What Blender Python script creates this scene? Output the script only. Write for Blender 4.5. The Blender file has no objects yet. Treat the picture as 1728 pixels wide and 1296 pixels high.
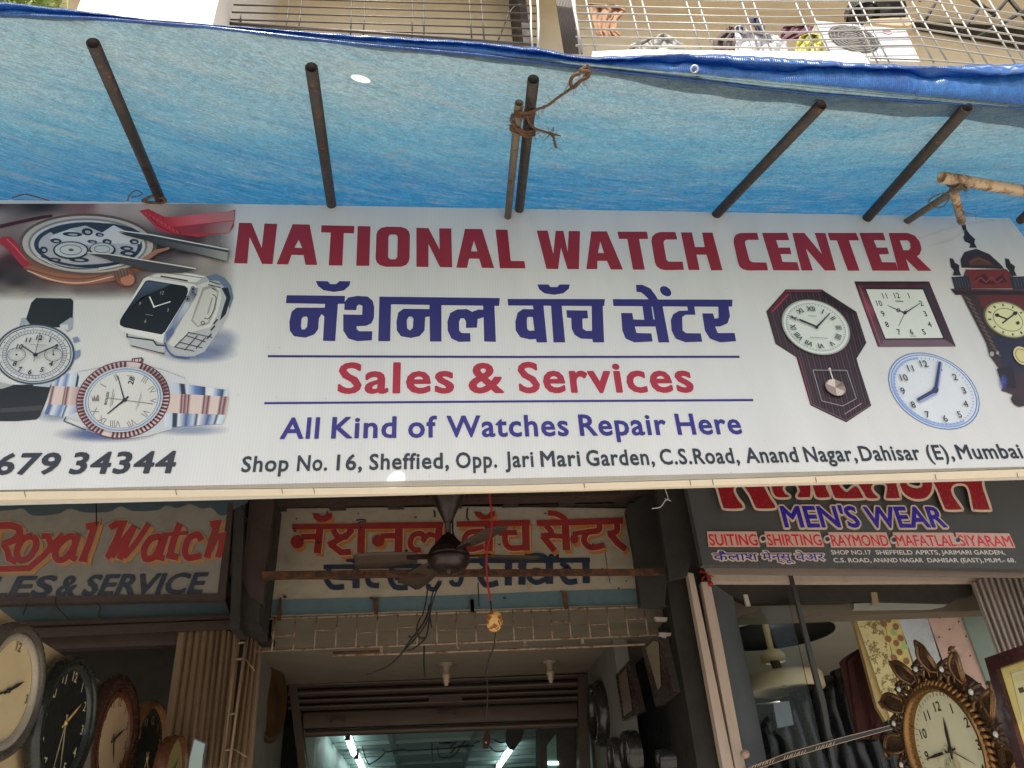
import bpy, bmesh, math, random
from mathutils import Vector, Matrix
from mathutils.geometry import tessellate_polygon, delaunay_2d_cdt
random.seed(7)
R = math.radians
SC = bpy.context.scene
COL = SC.collection
V = Vector

# ------------------------------------------------------------------ camera
FOC, CX, CY = 1300.0, 864.0, 648.0            # calibrated on the 1728 x 1296 photograph
UP = V((-144, -2083, FOC)).normalized()
RT = V((11765, 0, FOC)); RT = (RT - UP * RT.dot(UP)).normalized()
DP = UP.cross(RT)
CAM = V((0, -2.2, 1.6))
cam_d = bpy.data.cameras.new('camera'); cam = bpy.data.objects.new('camera', cam_d); COL.objects.link(cam)
cam_d.sensor_fit = 'HORIZONTAL'; cam_d.sensor_width = 36.0; cam_d.lens = 36.0 * FOC / 1728.0
cam_d.clip_start = 0.05; cam_d.clip_end = 2000
cam.matrix_world = Matrix(((RT.x, -RT.y, -RT.z, CAM.x), (DP.x, -DP.y, -DP.z, CAM.y), (UP.x, -UP.y, -UP.z, CAM.z), (0, 0, 0, 1)))
SC.camera = cam

# ------------------------------------------------------------------ light
SUN_EL, SUN_AZ = 54.8, -8.3                   # sun stands over the street, a little to the left of the shop front
sdir = V((math.sin(R(SUN_AZ)) * math.cos(R(SUN_EL)), -math.cos(R(SUN_AZ)) * math.cos(R(SUN_EL)), math.sin(R(SUN_EL))))
w = bpy.data.worlds.new('World'); SC.world = w; w.use_nodes = True
nt = w.node_tree
sky = nt.nodes.new('ShaderNodeTexSky'); sky.sky_type = 'NISHITA'; sky.sun_disc = False
sky.sun_elevation = R(SUN_EL); sky.sun_rotation = math.atan2(sdir.x, sdir.y)
sky.dust_density = 3.0; sky.air_density = 1.2
bg = nt.nodes['Background']; bg.inputs[1].default_value = 0.135
nt.links.new(sky.outputs[0], bg.inputs[0])
sl = bpy.data.lights.new('sun', 'SUN'); sl.energy = 4.6; sl.angle = R(0.5); sl.color = (1.0, 0.94, 0.85)
so = bpy.data.objects.new('sun', sl); COL.objects.link(so)
so.rotation_euler = (-sdir).to_track_quat('-Z', 'Y').to_euler(); so.location = (0, -6, 9)
SC.view_settings.view_transform = 'Standard'; SC.view_settings.look = 'None'
SC.view_settings.exposure = 0.62; SC.view_settings.gamma = 1.0
SC.cycles.max_bounces = 8; SC.cycles.diffuse_bounces = 5; SC.cycles.transparent_max_bounces = 16
SC.cycles.caustics_reflective = False; SC.cycles.caustics_refractive = False
SC.cycles.sample_clamp_indirect = 6

# ------------------------------------------------------------------ pixel rays
def ray(p):
    v = V((p[0] - CX, p[1] - CY, FOC))
    return V((RT.dot(v), DP.dot(v), UP.dot(v))).normalized()
class Plane:
    """a real plane in the place; P(pixel) is where the photograph's ray meets it (off metres in front of it)"""
    def __init__(s, p0, n):
        s.p0 = V(p0); s.n = V(n).normalized()
        if s.n.dot(CAM - s.p0) < 0: s.n = -s.n
    def P(s, p, off=0.0):
        r = ray(p)
        return CAM + r * ((s.p0 + s.n * off - CAM).dot(s.n) / r.dot(s.n))
def YP(y): return Plane((0, y, 0), (0, 1, 0))
def XP(x): return Plane((x, 0, 0), (1, 0, 0))
def ZP(z): return Plane((0, 0, z), (0, 0, 1))
FR = dict(O=(0, 0, 1), A1=(0, 0, 2.88), A2=(560, 0, 2.88), A3=(1128, 0, 2.88), A4=(0, 330, 3.6), A5=(0, 570, 3.6),
          A6=(380, 350, 3.323), A7=(860, 350, 3.323), A8=(1228, 350, 3.324), B1=(380, 650, 3.323), B2=(860, 650, 3.323),
          B3=(1288, 700, 3.927), B4=(0, 810, 3.927), B5=(400, 820, 4.32), B6=(740, 820, 3.927), B7=(0, 1020, 3.456),
          B8=(400, 1020, 4.32), C1=(760, 1020, 3.927), C2=(1120, 940, 3.641), C3=(1400, 940, 3.64), C4=(1160, 800, 5.76),
          C5=(1428, 800, 5.76), C6=(940, 0, 4.43), C7=(1330, 0, 4.342), C8=(840, 100, 4.63))
def F(fr, *c):
    """survey points read from an enlarged crop -> pixels of the photograph"""
    x0, y0, s = FR[fr]
    return [(x0 + c[i] / s, y0 + c[i + 1] / s) for i in range(0, len(c), 2)]
def F1(fr, x, y): return F(fr, x, y)[0]

def lin(c):
    return tuple((x / 255 / 12.92) if x <= 10 else ((x / 255 + .055) / 1.055) ** 2.4 for x in c)
def alb(c, k=1.0):
    l = [x * k for x in lin(c)]; m = max(1.0, max(l) / .82)
    return tuple(x / m for x in l)

# ------------------------------------------------------------------ 2D helpers (pixels)
def smooth(pts, closed=False, n=6):
    out = []; m = len(pts)
    rng = range(m if closed else m - 1)
    for i in rng:
        g = lambda k: V(pts[k % m]) if closed else V(pts[max(0, min(m - 1, k))])
        a, b, c, d = g(i - 1), g(i), g(i + 1), g(i + 2)
        for j in range(n):
            t = j / n
            out.append(tuple(0.5 * ((2 * b) + (c - a) * t + (2 * a - 5 * b + 4 * c - d) * t * t + (3 * b - a - 3 * c + d) * t ** 3)))
    if not closed: out.append(tuple(pts[-1]))
    return out
def ell(c, u, v, n=40, a0=0, a1=360):
    full = abs(a1 - a0) >= 360
    m = n if full else n + 1
    return [(c[0] + u[0] * math.cos(R(a0 + (a1 - a0) * i / n)) + v[0] * math.sin(R(a0 + (a1 - a0) * i / n)),
             c[1] + u[1] * math.cos(R(a0 + (a1 - a0) * i / n)) + v[1] * math.sin(R(a0 + (a1 - a0) * i / n))) for i in range(m)]
def up_dir(p):
    d = V((720 - p[0], -1435 - p[1])); return d.normalized()

# ------------------------------------------------------------------ mesh builder
class MB:
    def __init__(s): s.v = []; s.f = []; s.c = []; s.sm = []
    def add(s, vs, fs, col=(1, 1, 1, 1), smooth=False):
        o = len(s.v); s.v += [V(x) for x in vs]
        if len(col) == 3 and not isinstance(col[0], (tuple, list)): col = tuple(col) + (1,)
        if isinstance(col[0], (tuple, list)): s.c += [tuple(c) if len(c) == 4 else tuple(c) + (1,) for c in col]
        else: s.c += [tuple(col)] * len(vs)
        s.f += [tuple(o + i for i in f) for f in fs]; s.sm += [smooth] * len(fs)
        return s
    # --- flat shapes on a plane, given in pixels
    def poly(s, pl, pts, col, off=0.0, holes=()):
        loops = [list(pts)] + [list(h) for h in holes]
        tris = tessellate_polygon([[V((x, y, 0)) for x, y in l] for l in loops])
        flat = [p for l in loops for p in l]
        return s.add([pl.P(p, off) for p in flat], tris, col)
    def stroke(s, pl, pts, wd, col, off=0.0, closed=False, w2=None):
        m = len(pts); L = []; Rr = []
        for i, p in enumerate(pts):
            a = V(pts[(i - 1) % m]) if (closed or i > 0) else V(p)
            b = V(pts[(i + 1) % m]) if (closed or i < m - 1) else V(p)
            d1 = (V(p) - a); d2 = (b - V(p))
            if d1.length < 1e-6: d1 = d2
            if d2.length < 1e-6: d2 = d1
            d1 = d1.normalized(); d2 = d2.normalized()
            n = V((-(d1 + d2).y, (d1 + d2).x))
            if n.length < 1e-4: n = V((-d1.y, d1.x))
            n.normalize()
            k = max(.45, abs(n.dot(V((-d1.y, d1.x)))))
            ww = wd if w2 is None else wd + (w2 - wd) * i / (m - 1)
            h = ww / 2 / k
            L.append((p[0] + n.x * h, p[1] + n.y * h)); Rr.append((p[0] - n.x * h, p[1] - n.y * h))
        q = m if closed else m - 1
        return s.add([pl.P(p, off) for p in L + Rr], [(i, (i + 1) % m, m + (i + 1) % m, m + i) for i in range(q)], col)
    def slab(s, pl, pts, th, col=(1, 1, 1, 1), off=0.0):
        """a board with its front on the plane and real thickness behind it"""
        fr = [pl.P(p, off) for p in pts]; bk = [p - pl.n * th for p in fr]; m = len(pts)
        tris = [tuple(t) for t in tessellate_polygon([[V((x, y, 0)) for x, y in pts]])]
        return s.add(fr + bk, tris + [tuple(m + i for i in reversed(t)) for t in tris] +
                     [(i, (i + 1) % m, m + (i + 1) % m, m + i) for i in range(m)], col)
    # --- solids
    def box(s, a, b, col=(1, 1, 1, 1), bev=0.0):
        x0, y0, z0 = [min(a[i], b[i]) for i in range(3)]; x1, y1, z1 = [max(a[i], b[i]) for i in range(3)]
        vs = [(x, y, z) for x in (x0, x1) for y in (y0, y1) for z in (z0, z1)]
        fs = [(0, 1, 3, 2), (4, 6, 7, 5), (0, 4, 5, 1), (2, 3, 7, 6), (0, 2, 6, 4), (1, 5, 7, 3)]
        return s.add(vs, fs, col)
    def obox(s, c, ex, ey, ez, col=(1, 1, 1, 1)):
        c, ex, ey, ez = V(c), V(ex), V(ey), V(ez)
        vs = [c + ex * i + ey * j + ez * k for i in (-1, 1) for j in (-1, 1) for k in (-1, 1)]
        return s.add(vs, [(0, 1, 3, 2), (4, 6, 7, 5), (0, 4, 5, 1), (2, 3, 7, 6), (0, 2, 6, 4), (1, 5, 7, 3)], col)
    def tube(s, pts, r, n=8, col=(1, 1, 1, 1), cap=True, r2=None, hollow=False):
        pts = [V(p) for p in pts]; m = len(pts); vs = []
        t = (pts[1] - pts[0]).normalized()
        a = t.orthogonal().normalized()
        for i, p in enumerate(pts):
            t = (pts[min(m - 1, i + 1)] - pts[max(0, i - 1)]).normalized()
            a = (a - t * a.dot(t))
            a = a.normalized() if a.length > 1e-6 else t.orthogonal().normalized()
            b = t.cross(a)
            rr = (r[i] if isinstance(r, (list, tuple)) else (r if r2 is None else r + (r2 - r) * i / (m - 1)))
            vs += [p + (a * math.cos(2 * math.pi * j / n) + b * math.sin(2 * math.pi * j / n)) * rr for j in range(n)]
        fs = [(i * n + j, i * n + (j + 1) % n, (i + 1) * n + (j + 1) % n, (i + 1) * n + j) for i in range(m - 1) for j in range(n)]
        if cap and not hollow: fs += [tuple(range(n))[::-1], tuple((m - 1) * n + j for j in range(n))]
        return s.add(vs, fs, col, True)
    def pipe(s, a, b, r, wall=.003, n=20, col=(1, 1, 1, 1)):
        """an open ended steel tube"""
        a, b = V(a), V(b); t = (b - a).normalized(); e = t.orthogonal().normalized(); g = t.cross(e)
        ring = lambda p, q: [p + (e * math.cos(2 * math.pi * j / n) + g * math.sin(2 * math.pi * j / n)) * q for j in range(n)]
        vs = ring(a, r) + ring(b, r) + ring(b, r - wall) + ring(a, r - wall)
        fs = [(k * n + j, k * n + (j + 1) % n, ((k + 1) % 4) * n + (j + 1) % n, ((k + 1) % 4) * n + j) for k in range(4) for j in range(n)]
        return s.add(vs, fs, col, True)
    def lathe(s, c, ax, prof, n=32, col=(1, 1, 1, 1), ref=None):
        """prof: (radius, height along ax)"""
        c = V(c); ax = V(ax).normalized(); e = (V(ref) if ref else ax.orthogonal()); e = (e - ax * e.dot(ax)).normalized(); g = ax.cross(e)
        vs = [c + ax * h + (e * math.cos(2 * math.pi * j / n) + g * math.sin(2 * math.pi * j / n)) * r for r, h in prof for j in range(n)]
        m = len(prof)
        fs = [(i * n + j, i * n + (j + 1) % n, (i + 1) * n + (j + 1) % n, (i + 1) * n + j) for i in range(m - 1) for j in range(n)]
        return s.add(vs, fs, col, True)
    def grid(s, fn, nu, nv, col=None, sm=True):
        vs = [fn(i / nu, j / nv) for j in range(nv + 1) for i in range(nu + 1)]
        cs = [col(i / nu, j / nv) for j in range(nv + 1) for i in range(nu + 1)] if callable(col) else (col or (1, 1, 1, 1))
        return s.add(vs, [(j * (nu + 1) + i, j * (nu + 1) + i + 1, (j + 1) * (nu + 1) + i + 1, (j + 1) * (nu + 1) + i) for j in range(nv) for i in range(nu)], cs, sm)
    def build(s, name, mat, parent=None, bevel=0.0, weld=False):
        me = bpy.data.meshes.new(name); me.from_pydata([tuple(v) for v in s.v], [], s.f)
        ca = me.color_attributes.new('Col', 'FLOAT_COLOR', 'POINT')
        ca.data.foreach_set('color', [x for c in s.c for x in c])
        me.polygons.foreach_set('use_smooth', s.sm)
        me.update(); me.validate()
        bm = bmesh.new(); bm.from_mesh(me); bmesh.ops.recalc_face_normals(bm, faces=bm.faces[:]); bm.to_mesh(me); bm.free()
        o = bpy.data.objects.new(name, me); COL.objects.link(o)
        for m_ in (mat if isinstance(mat, (list, tuple)) else [mat]): me.materials.append(m_)
        if parent is not None:
            o.parent = parent; q = parent; off = V((0, 0, 0))
            while q is not None: off += q.location; q = q.parent
            o.location = -off
        if bevel:
            b = o.modifiers.new('bevel', 'BEVEL'); b.width = bevel; b.segments = 2; b.limit_method = 'ANGLE'
        return o
def tag(o, label=None, cat=None, group=None, kind=None):
    if label: o['label'] = label
    if cat: o['category'] = cat
    if group: o['group'] = group
    if kind: o['kind'] = kind
    return o
def thing(name, label, cat, loc=(0, 0, 0), group=None):
    o = bpy.data.objects.new(name, None); COL.objects.link(o); o.location = loc; o.empty_display_size = .1
    return tag(o, label, cat, group)

# ------------------------------------------------------------------ lettering
_txt = {}
_adv = {}
XB = 0.0                                       # wanted x-height / cap height (0: leave the letters alone)
def word(body):
    """a word laid letter by letter, its small letters made taller when XB asks for it"""
    xi = max(v[0] for v in glyphs('I')[0]); xh = max(v[1] for v in glyphs('x')[0]); cap = max(v[1] for v in glyphs('H')[0])
    V_, F_, x0 = [], [], 0.0
    for ch in body:
        if ch not in _adv: _adv[ch] = max(v[0] for v in glyphs(ch + 'I')[0]) - xi
        if ch != ' ':
            vs, fs = glyphs(ch); o = len(V_)
            lo = ch.islower()
            for x, y in vs:
                if lo and y > 0: y = y * XB * cap / xh if y < xh else XB * cap + (y - xh) * (1.05 - XB) * cap / (cap * 1.05 - xh)
                V_.append((x0 + x, y))
            F_ += [tuple(o + i for i in f) for f in fs]
        x0 += _adv[ch] + .045
    return V_, F_
def glyphs(body, offset=0.0):
    if XB and len(body) > 1 and body[-1] != 'I' and ord(max(body)) < 256: return word(body)
    key = (body, round(offset, 4))
    if key in _txt: return _txt[key]
    cu = bpy.data.curves.new('text', 'FONT'); cu.body = body; cu.size = 1.0; cu.offset = offset; cu.resolution_u = 3
    ob = bpy.data.objects.new('text', cu); COL.objects.link(ob)
    bpy.context.view_layer.update()
    dg = bpy.context.evaluated_depsgraph_get(); ev = ob.evaluated_get(dg); me = ev.to_mesh()
    vs = [(v.co.x, v.co.y) for v in me.vertices]; fs = [tuple(p.vertices) for p in me.polygons]
    ev.to_mesh_clear(); bpy.data.objects.remove(ob); bpy.data.curves.remove(cu)
    _txt[key] = (vs, fs); return vs, fs
CAP = 0.727
def bold(body, wgt, lift=.00002):
    """letters made heavier by a band along every outline edge; each band lies a hair above the last"""
    vs, fs = glyphs(body)
    out = [(x, y, 0.0) for x, y in vs]; of = list(fs)
    if wgt <= 0: return out, of
    ed = {}
    for f in fs:
        for i in range(len(f)):
            a, b = f[i], f[(i + 1) % len(f)]; k = (min(a, b), max(a, b)); ed[k] = ed.get(k, 0) + 1
    n = 0
    for (a, b), c in ed.items():
        if c != 1: continue
        p, q = V(vs[a]), V(vs[b]); d = q - p
        if d.length < 1e-5: continue
        d.normalize(); m = V((-d.y, d.x)) * wgt; n += 1; e = d * wgt * .8; o = len(out); z = lift * (1 + n % 11)
        out += [(r.x, r.y, z) for r in (p - e * .5 - m, p - e - m * .5, p - e + m * .5, p - e * .5 + m, q + e * .5 + m, q + e + m * .5, q + e - m * .5, q + e * .5 - m)]
        of.append(tuple(range(o, o + 8)))
    return out, of
def text(mb, pl, body, Lp, Rp, h, col, off=0.0, weight=0.0, shear=0.0, grow=0.0, th=0.0):
    """one word from the pixel Lp to Rp on its baseline, capitals h pixels high, upright on a wall"""
    vs0, _ = glyphs(body)
    vs, fs = bold(body, weight + grow)
    if not vs0: return
    x0 = min(v[0] for v in vs0); x1 = max(v[0] for v in vs0)
    pts = []
    lay = [off + z for x, y, z in vs]
    for x, y, z in vs:
        t = (x - x0) / (x1 - x0); b = V(Lp).lerp(V(Rp), t)
        u = up_dir(b) * h * (y / CAP)
        pts.append((b.x + u.x + shear * h * y / CAP, b.y + u.y))
    P = [pl.P(p, o) for p, o in zip(pts, lay)]
    if th: P2 = [p - pl.n * th for p in P]
    mb.add(P, fs, col)
    if th:
        ed = {}
        for f in fs:
            for i in range(len(f)):
                a, b = f[i], f[(i + 1) % len(f)]; k = (min(a, b), max(a, b)); ed[k] = ed.get(k, 0) + 1
        n = len(P); bd = [k for k in ed if ed[k] == 1]
        mb.add(P + P2, [(a, b, n + b, n + a) for a, b in bd], col)
def text_at(mb, pl, body, c, u, v, col, off=0.0, weight=0.0):
    """centred on pixel c; u, v: pixel vectors of one cap height to the right and up"""
    vs, fs = bold(body, weight, .000006)
    x0 = min(q[0] for q in vs); x1 = max(q[0] for q in vs); xm = (x0 + x1) / 2
    mb.add([pl.P((c[0] + u[0] * (x - xm) / CAP + v[0] * (y / CAP - .5), c[1] + u[1] * (x - xm) / CAP + v[1] * (y / CAP - .5)), off + z) for x, y, z in vs], fs, col)
def text3(mb, c, e1, e2, h, body, col, weight=0.0):
    vs, fs = bold(body, weight); nn = V(e1).cross(V(e2))
    x0 = min(q[0] for q in vs); x1 = max(q[0] for q in vs); xm = (x0 + x1) / 2
    mb.add([V(c) + V(e1) * ((x - xm) * h / CAP) + V(e2) * ((y / CAP - .5) * h) + nn * z for x, y, z in vs], fs, col)

# ------------------------------------------------------------------ materials
def _new(name):
    m = bpy.data.materials.new(name); m.use_nodes = True; t = m.node_tree
    return m, t, t.nodes['Principled BSDF']
def nd(t, kind, **kw):
    n = t.nodes.new(kind)
    for k, v_ in kw.items():
        if k.startswith('i_'): n.inputs[k[2:].replace('_', ' ')].default_value = v_
        else: setattr(n, k, v_)
    return n
def ramp(t, fac, *stops):
    r = t.nodes.new('ShaderNodeValToRGB'); e = r.color_ramp.elements
    while len(e) > 1: e.remove(e[-1])
    for i, (p, c) in enumerate(stops):
        x = e[0] if i == 0 else e.new(p)
        x.position = p; x.color = (c, c, c, 1) if isinstance(c, (int, float)) else tuple(c) + (1,)
    t.links.new(fac, r.inputs[0]); return r.outputs[0]
def noise(t, scale, detail=5, rough=.6, stretch=(1, 1, 1), rot=(0, 0, 0), dist=0.0):
    tc = t.nodes.new('ShaderNodeTexCoord'); mp = nd(t, 'ShaderNodeMapping'); mp.inputs['Scale'].default_value = stretch; mp.inputs['Rotation'].default_value = rot
    t.links.new(tc.outputs['Object'], mp.inputs[0])
    n = nd(t, 'ShaderNodeTexNoise'); n.inputs['Scale'].default_value = scale; n.inputs['Detail'].default_value = detail
    n.inputs['Roughness'].default_value = rough; n.inputs['Distortion'].default_value = dist
    t.links.new(mp.outputs[0], n.inputs[0]); return n.outputs['Fac']
def mixc(t, fac, a, b, mode='MIX'):
    m = nd(t, 'ShaderNodeMix', data_type='RGBA', blend_type=mode)
    for s_, x in ((0, fac), (6, a), (7, b)):
        if isinstance(x, (int, float)): m.inputs[s_].default_value = x
        elif isinstance(x, (tuple, list)): m.inputs[s_].default_value = tuple(x)[:3] + (1,)
        else: t.links.new(x, m.inputs[s_])
    return m.outputs[2]
def bump(t, b, h, strength=.2, dist=.002):
    n = nd(t, 'ShaderNodeBump'); n.inputs['Strength'].default_value = strength; n.inputs['Distance'].default_value = dist
    t.links.new(h, n.inputs['Height']); t.links.new(n.outputs[0], b.inputs['Normal'])
def mat(name, rgb, rough=.6, metal=0.0, dirt=.45, dirt_c=(.05, .04, .03), scale=6, vary=.25, bmp=.25, stretch=(1, 1, 1), rust=0.0, spec=.35, attr=False, emit=None):
    """painted or raw surface with mottling, grime and a little relief"""
    m, t, b = _new(name)
    if attr:
        at = nd(t, 'ShaderNodeAttribute', attribute_name='Col'); base = at.outputs[0]
    else:
        base = tuple(rgb)
    n1 = noise(t, scale, 6, .65, stretch); n2 = noise(t, scale * 5, 4, .6, stretch)
    lo = ramp(t, n1, (.25, 1 - vary), (.75, 1 + vary * .35))
    c = mixc(t, 1.0, base, lo, 'MULTIPLY')
    if dirt: c = mixc(t, ramp(t, n1, (.5, 0.0), (.78, dirt)), c, dirt_c)
    if rust:
        n3 = noise(t, scale * 2.3, 8, .7, stretch); c = mixc(t, ramp(t, n3, (.52 - rust * .2, 0.0), (.62, 1.0)), c, mixc(t, n2, (.10, .035, .015), (.22, .09, .035)))
    t.links.new(c, b.inputs['Base Color'])
    t.links.new(ramp(t, n2, (.3, max(.03, rough - .12)), (.7, min(1, rough + .12))), b.inputs['Roughness'])
    b.inputs['Metallic'].default_value = metal; b.inputs['Specular IOR Level'].default_value = spec
    if bmp: bump(t, b, n2, bmp)
    if emit:
        b.inputs['Emission Color'].default_value = tuple(emit[:3]) + (1,); b.inputs['Emission Strength'].default_value = emit[3]
    return m
# ------------------------------------------------------------------ material set
def flex_mat():
    """printed vinyl: the print sits in the colour attribute; fly specks, dust and faint creases over it"""
    m, t, b = _new('printed vinyl')
    at = nd(t, 'ShaderNodeAttribute', attribute_name='Col')
    n1 = noise(t, 1.6, 4, .5, (3.5, 1, .5)); n2 = noise(t, 60, 3, .6); n3 = noise(t, 26, 2, .5)
    c = mixc(t, 1.0, at.outputs[0], ramp(t, n1, (.3, .93), (.7, 1.03)), 'MULTIPLY')
    sp = nd(t, 'ShaderNodeTexVoronoi'); sp.inputs['Scale'].default_value = 42
    tc = t.nodes.new('ShaderNodeTexCoord'); t.links.new(tc.outputs['Object'], sp.inputs[0])
    spot = ramp(t, sp.outputs['Distance'], (.045, 1.0), (.075, 0.0))
    pick = ramp(t, n3, (.58, 0.0), (.62, .75))
    c = mixc(t, mixc(t, 1.0, spot, pick, 'MULTIPLY'), c, (.10, .085, .06))
    sep = nd(t, 'ShaderNodeSeparateXYZ'); t.links.new(tc.outputs['Object'], sep.inputs[0])
    wv = nd(t, 'ShaderNodeMath', operation='SINE'); mu = nd(t, 'ShaderNodeMath', operation='MULTIPLY'); mu.inputs[1].default_value = 620
    t.links.new(sep.outputs[0], mu.inputs[0]); t.links.new(mu.outputs[0], wv.inputs[0])
    c = mixc(t, 1.0, c, ramp(t, wv.outputs[0], (0, .955), (1, 1.0)), 'MULTIPLY')
    t.links.new(c, b.inputs['Base Color'])
    b.inputs['Roughness'].default_value = .42; b.inputs['Specular IOR Level'].default_value = .35
    bump(t, b, noise(t, 2.2, 2, .4, (2.4, 1, .8)), .5, .05)
    tr = nd(t, 'ShaderNodeBsdfTransparent'); mx = nd(t, 'ShaderNodeMixShader')
    t.links.new(at.outputs['Alpha'], mx.inputs[0]); t.links.new(tr.outputs[0], mx.inputs[1]); t.links.new(b.outputs[0], mx.inputs[2])
    t.links.new(mx.outputs[0], t.nodes['Material Output'].inputs[0])
    return m
def tarp_mat(name, translucent=.55, fade_glow=True):
    m, t, b = _new(name)
    tc = t.nodes.new('ShaderNodeTexCoord'); sep = nd(t, 'ShaderNodeSeparateXYZ'); t.links.new(tc.outputs['Object'], sep.inputs[0])
    def mth(op, a, b_):
        n = nd(t, 'ShaderNodeMath', operation=op)
        for i, x in enumerate((a, b_)):
            if isinstance(x, (int, float)): n.inputs[i].default_value = x
            else: t.links.new(x, n.inputs[i])
        return n.outputs[0]
    X, Y_ = sep.outputs[0], sep.outputs[1]
    bend = mth('SUBTRACT', mth('MULTIPLY', X, .30), mth('MULTIPLY', mth('MULTIPLY', X, X), .13))
    yy = mth('SUBTRACT', Y_, bend)                       # rain has run down the cloth in slanting trails
    cmb = t.nodes.new('ShaderNodeCombineXYZ'); t.links.new(X, cmb.inputs[0]); t.links.new(yy, cmb.inputs[1])
    def trail(scale, detail, rough, stretch, dist):
        mp = nd(t, 'ShaderNodeMapping'); mp.inputs['Scale'].default_value = stretch; t.links.new(cmb.outputs[0], mp.inputs[0])
        n = nd(t, 'ShaderNodeTexNoise'); n.inputs['Scale'].default_value = scale; n.inputs['Detail'].default_value = detail; n.inputs['Roughness'].default_value = rough; n.inputs['Distortion'].default_value = dist
        t.links.new(mp.outputs[0], n.inputs[0]); return n.outputs['Fac']
    st = trail(2.6, 7, .66, (.75, 4.0, 1), .5); fine = trail(11, 7, .72, (.6, 4.6, 1), .35); wrinkle = trail(46, 5, .65, (.8, 1.9, 1), .9)
    big = noise(t, 1.1, 3, .5, (1, 1.8, 1))
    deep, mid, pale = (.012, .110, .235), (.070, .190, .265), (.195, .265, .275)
    if fade_glow:      # paler towards the street edge: bleaching, dust and the sun's glow painted in
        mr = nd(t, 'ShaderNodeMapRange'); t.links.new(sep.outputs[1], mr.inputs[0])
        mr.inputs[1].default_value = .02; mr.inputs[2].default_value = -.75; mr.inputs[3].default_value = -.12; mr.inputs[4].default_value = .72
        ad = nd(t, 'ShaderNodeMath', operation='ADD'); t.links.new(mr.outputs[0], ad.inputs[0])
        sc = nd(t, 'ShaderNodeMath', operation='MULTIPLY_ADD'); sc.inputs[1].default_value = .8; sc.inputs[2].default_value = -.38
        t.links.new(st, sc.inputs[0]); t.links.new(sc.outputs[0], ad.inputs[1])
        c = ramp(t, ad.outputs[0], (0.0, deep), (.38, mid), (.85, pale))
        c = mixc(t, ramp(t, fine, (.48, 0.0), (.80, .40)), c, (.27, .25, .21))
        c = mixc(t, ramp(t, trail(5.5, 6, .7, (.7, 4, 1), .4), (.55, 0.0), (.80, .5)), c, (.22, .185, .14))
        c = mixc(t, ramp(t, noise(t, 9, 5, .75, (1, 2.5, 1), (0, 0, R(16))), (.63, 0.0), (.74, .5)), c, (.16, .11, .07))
    else:
        c = ramp(t, st, (.3, (.008, .07, .36)), (.7, (.05, .22, .58)))
        c = mixc(t, ramp(t, fine, (.62, 0.0), (.78, .45)), c, (.20, .19, .17))
    # woven tape
    wv = []
    for ax, k in ((0, 900), (1, 900)):
        mu = nd(t, 'ShaderNodeMath', operation='MULTIPLY'); mu.inputs[1].default_value = k; t.links.new(sep.outputs[ax], mu.inputs[0])
        sn = nd(t, 'ShaderNodeMath', operation='SINE'); t.links.new(mu.outputs[0], sn.inputs[0]); wv.append(sn.outputs[0])
    pr = nd(t, 'ShaderNodeMath', operation='MULTIPLY'); t.links.new(wv[0], pr.inputs[0]); t.links.new(wv[1], pr.inputs[1])
    grain = noise(t, 130, 3, .7, (1, 1.6, 1))
    c = mixc(t, 1.0, c, ramp(t, grain, (.3, .72), (.7, 1.15)), 'MULTIPLY')
    t.links.new(c, b.inputs['Base Color']); b.inputs['Roughness'].default_value = .26 if not fade_glow else .55
    c = mixc(t, 1.0, c, ramp(t, wrinkle, (.32, .70), (.68, 1.16)), 'MULTIPLY'); t.links.new(c, b.inputs['Base Color'])
    bump(t, b, mixc(t, .6, pr.outputs[0], wrinkle), .6, .004)
    if not fade_glow: b.inputs['Coat Weight'].default_value = .8; b.inputs['Coat Roughness'].default_value = .16
    tl = nd(t, 'ShaderNodeBsdfTranslucent'); mx = nd(t, 'ShaderNodeMixShader'); mx.inputs[0].default_value = translucent
    t.links.new(c, tl.inputs[0]); t.links.new(b.outputs[0], mx.inputs[1]); t.links.new(tl.outputs[0], mx.inputs[2])
    t.links.new(mx.outputs[0], t.nodes['Material Output'].inputs[0])
    return m
def glass_mat():
    m, t, b = _new('shop glass')
    gl = nd(t, 'ShaderNodeBsdfGlossy'); gl.inputs['Roughness'].default_value = .03
    tr = nd(t, 'ShaderNodeBsdfTransparent'); tr.inputs[0].default_value = (.86, .9, .88, 1)
    fr = nd(t, 'ShaderNodeFresnel'); fr.inputs[0].default_value = 1.22; mx = nd(t, 'ShaderNodeMixShader')
    t.links.new(fr.outputs[0], mx.inputs[0]); t.links.new(tr.outputs[0], mx.inputs[1]); t.links.new(gl.outputs[0], mx.inputs[2])
    t.links.new(mx.outputs[0], t.nodes['Material Output'].inputs[0]); return m
def lamp_mat(name, c, s_):
    m, t, b = _new(name); e = nd(t, 'ShaderNodeEmission'); e.inputs[0].default_value = tuple(c) + (1,); e.inputs[1].default_value = s_
    t.links.new(e.outputs[0], t.nodes['Material Output'].inputs[0]); return m
M = {}
M['ink'] = flex_mat()
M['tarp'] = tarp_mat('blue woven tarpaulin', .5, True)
M['hem'] = tarp_mat('doubled tarpaulin hem', .4, False)
M['pipe'] = mat('dark steel pipe', (.060, .052, .047), .5, .3, .4, (.085, .05, .035), 14, .3, .2, rust=-.25)
M['pipe_pale'] = mat('worn steel pipe', (.20, .165, .12), .5, .3, .5, (.06, .04, .03), 14, .4, .3, rust=-.3)
M['jute'] = mat('jute', (.19, .105, .06), .95, 0, .5, (.03, .018, .012), 60, .5, .8)
M['cream_pipe'] = mat('cream painted pipe', (.62, .47, .30), .5, .0, .6, (.12, .05, .025), 9, .3, .3, rust=.35)
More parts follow.
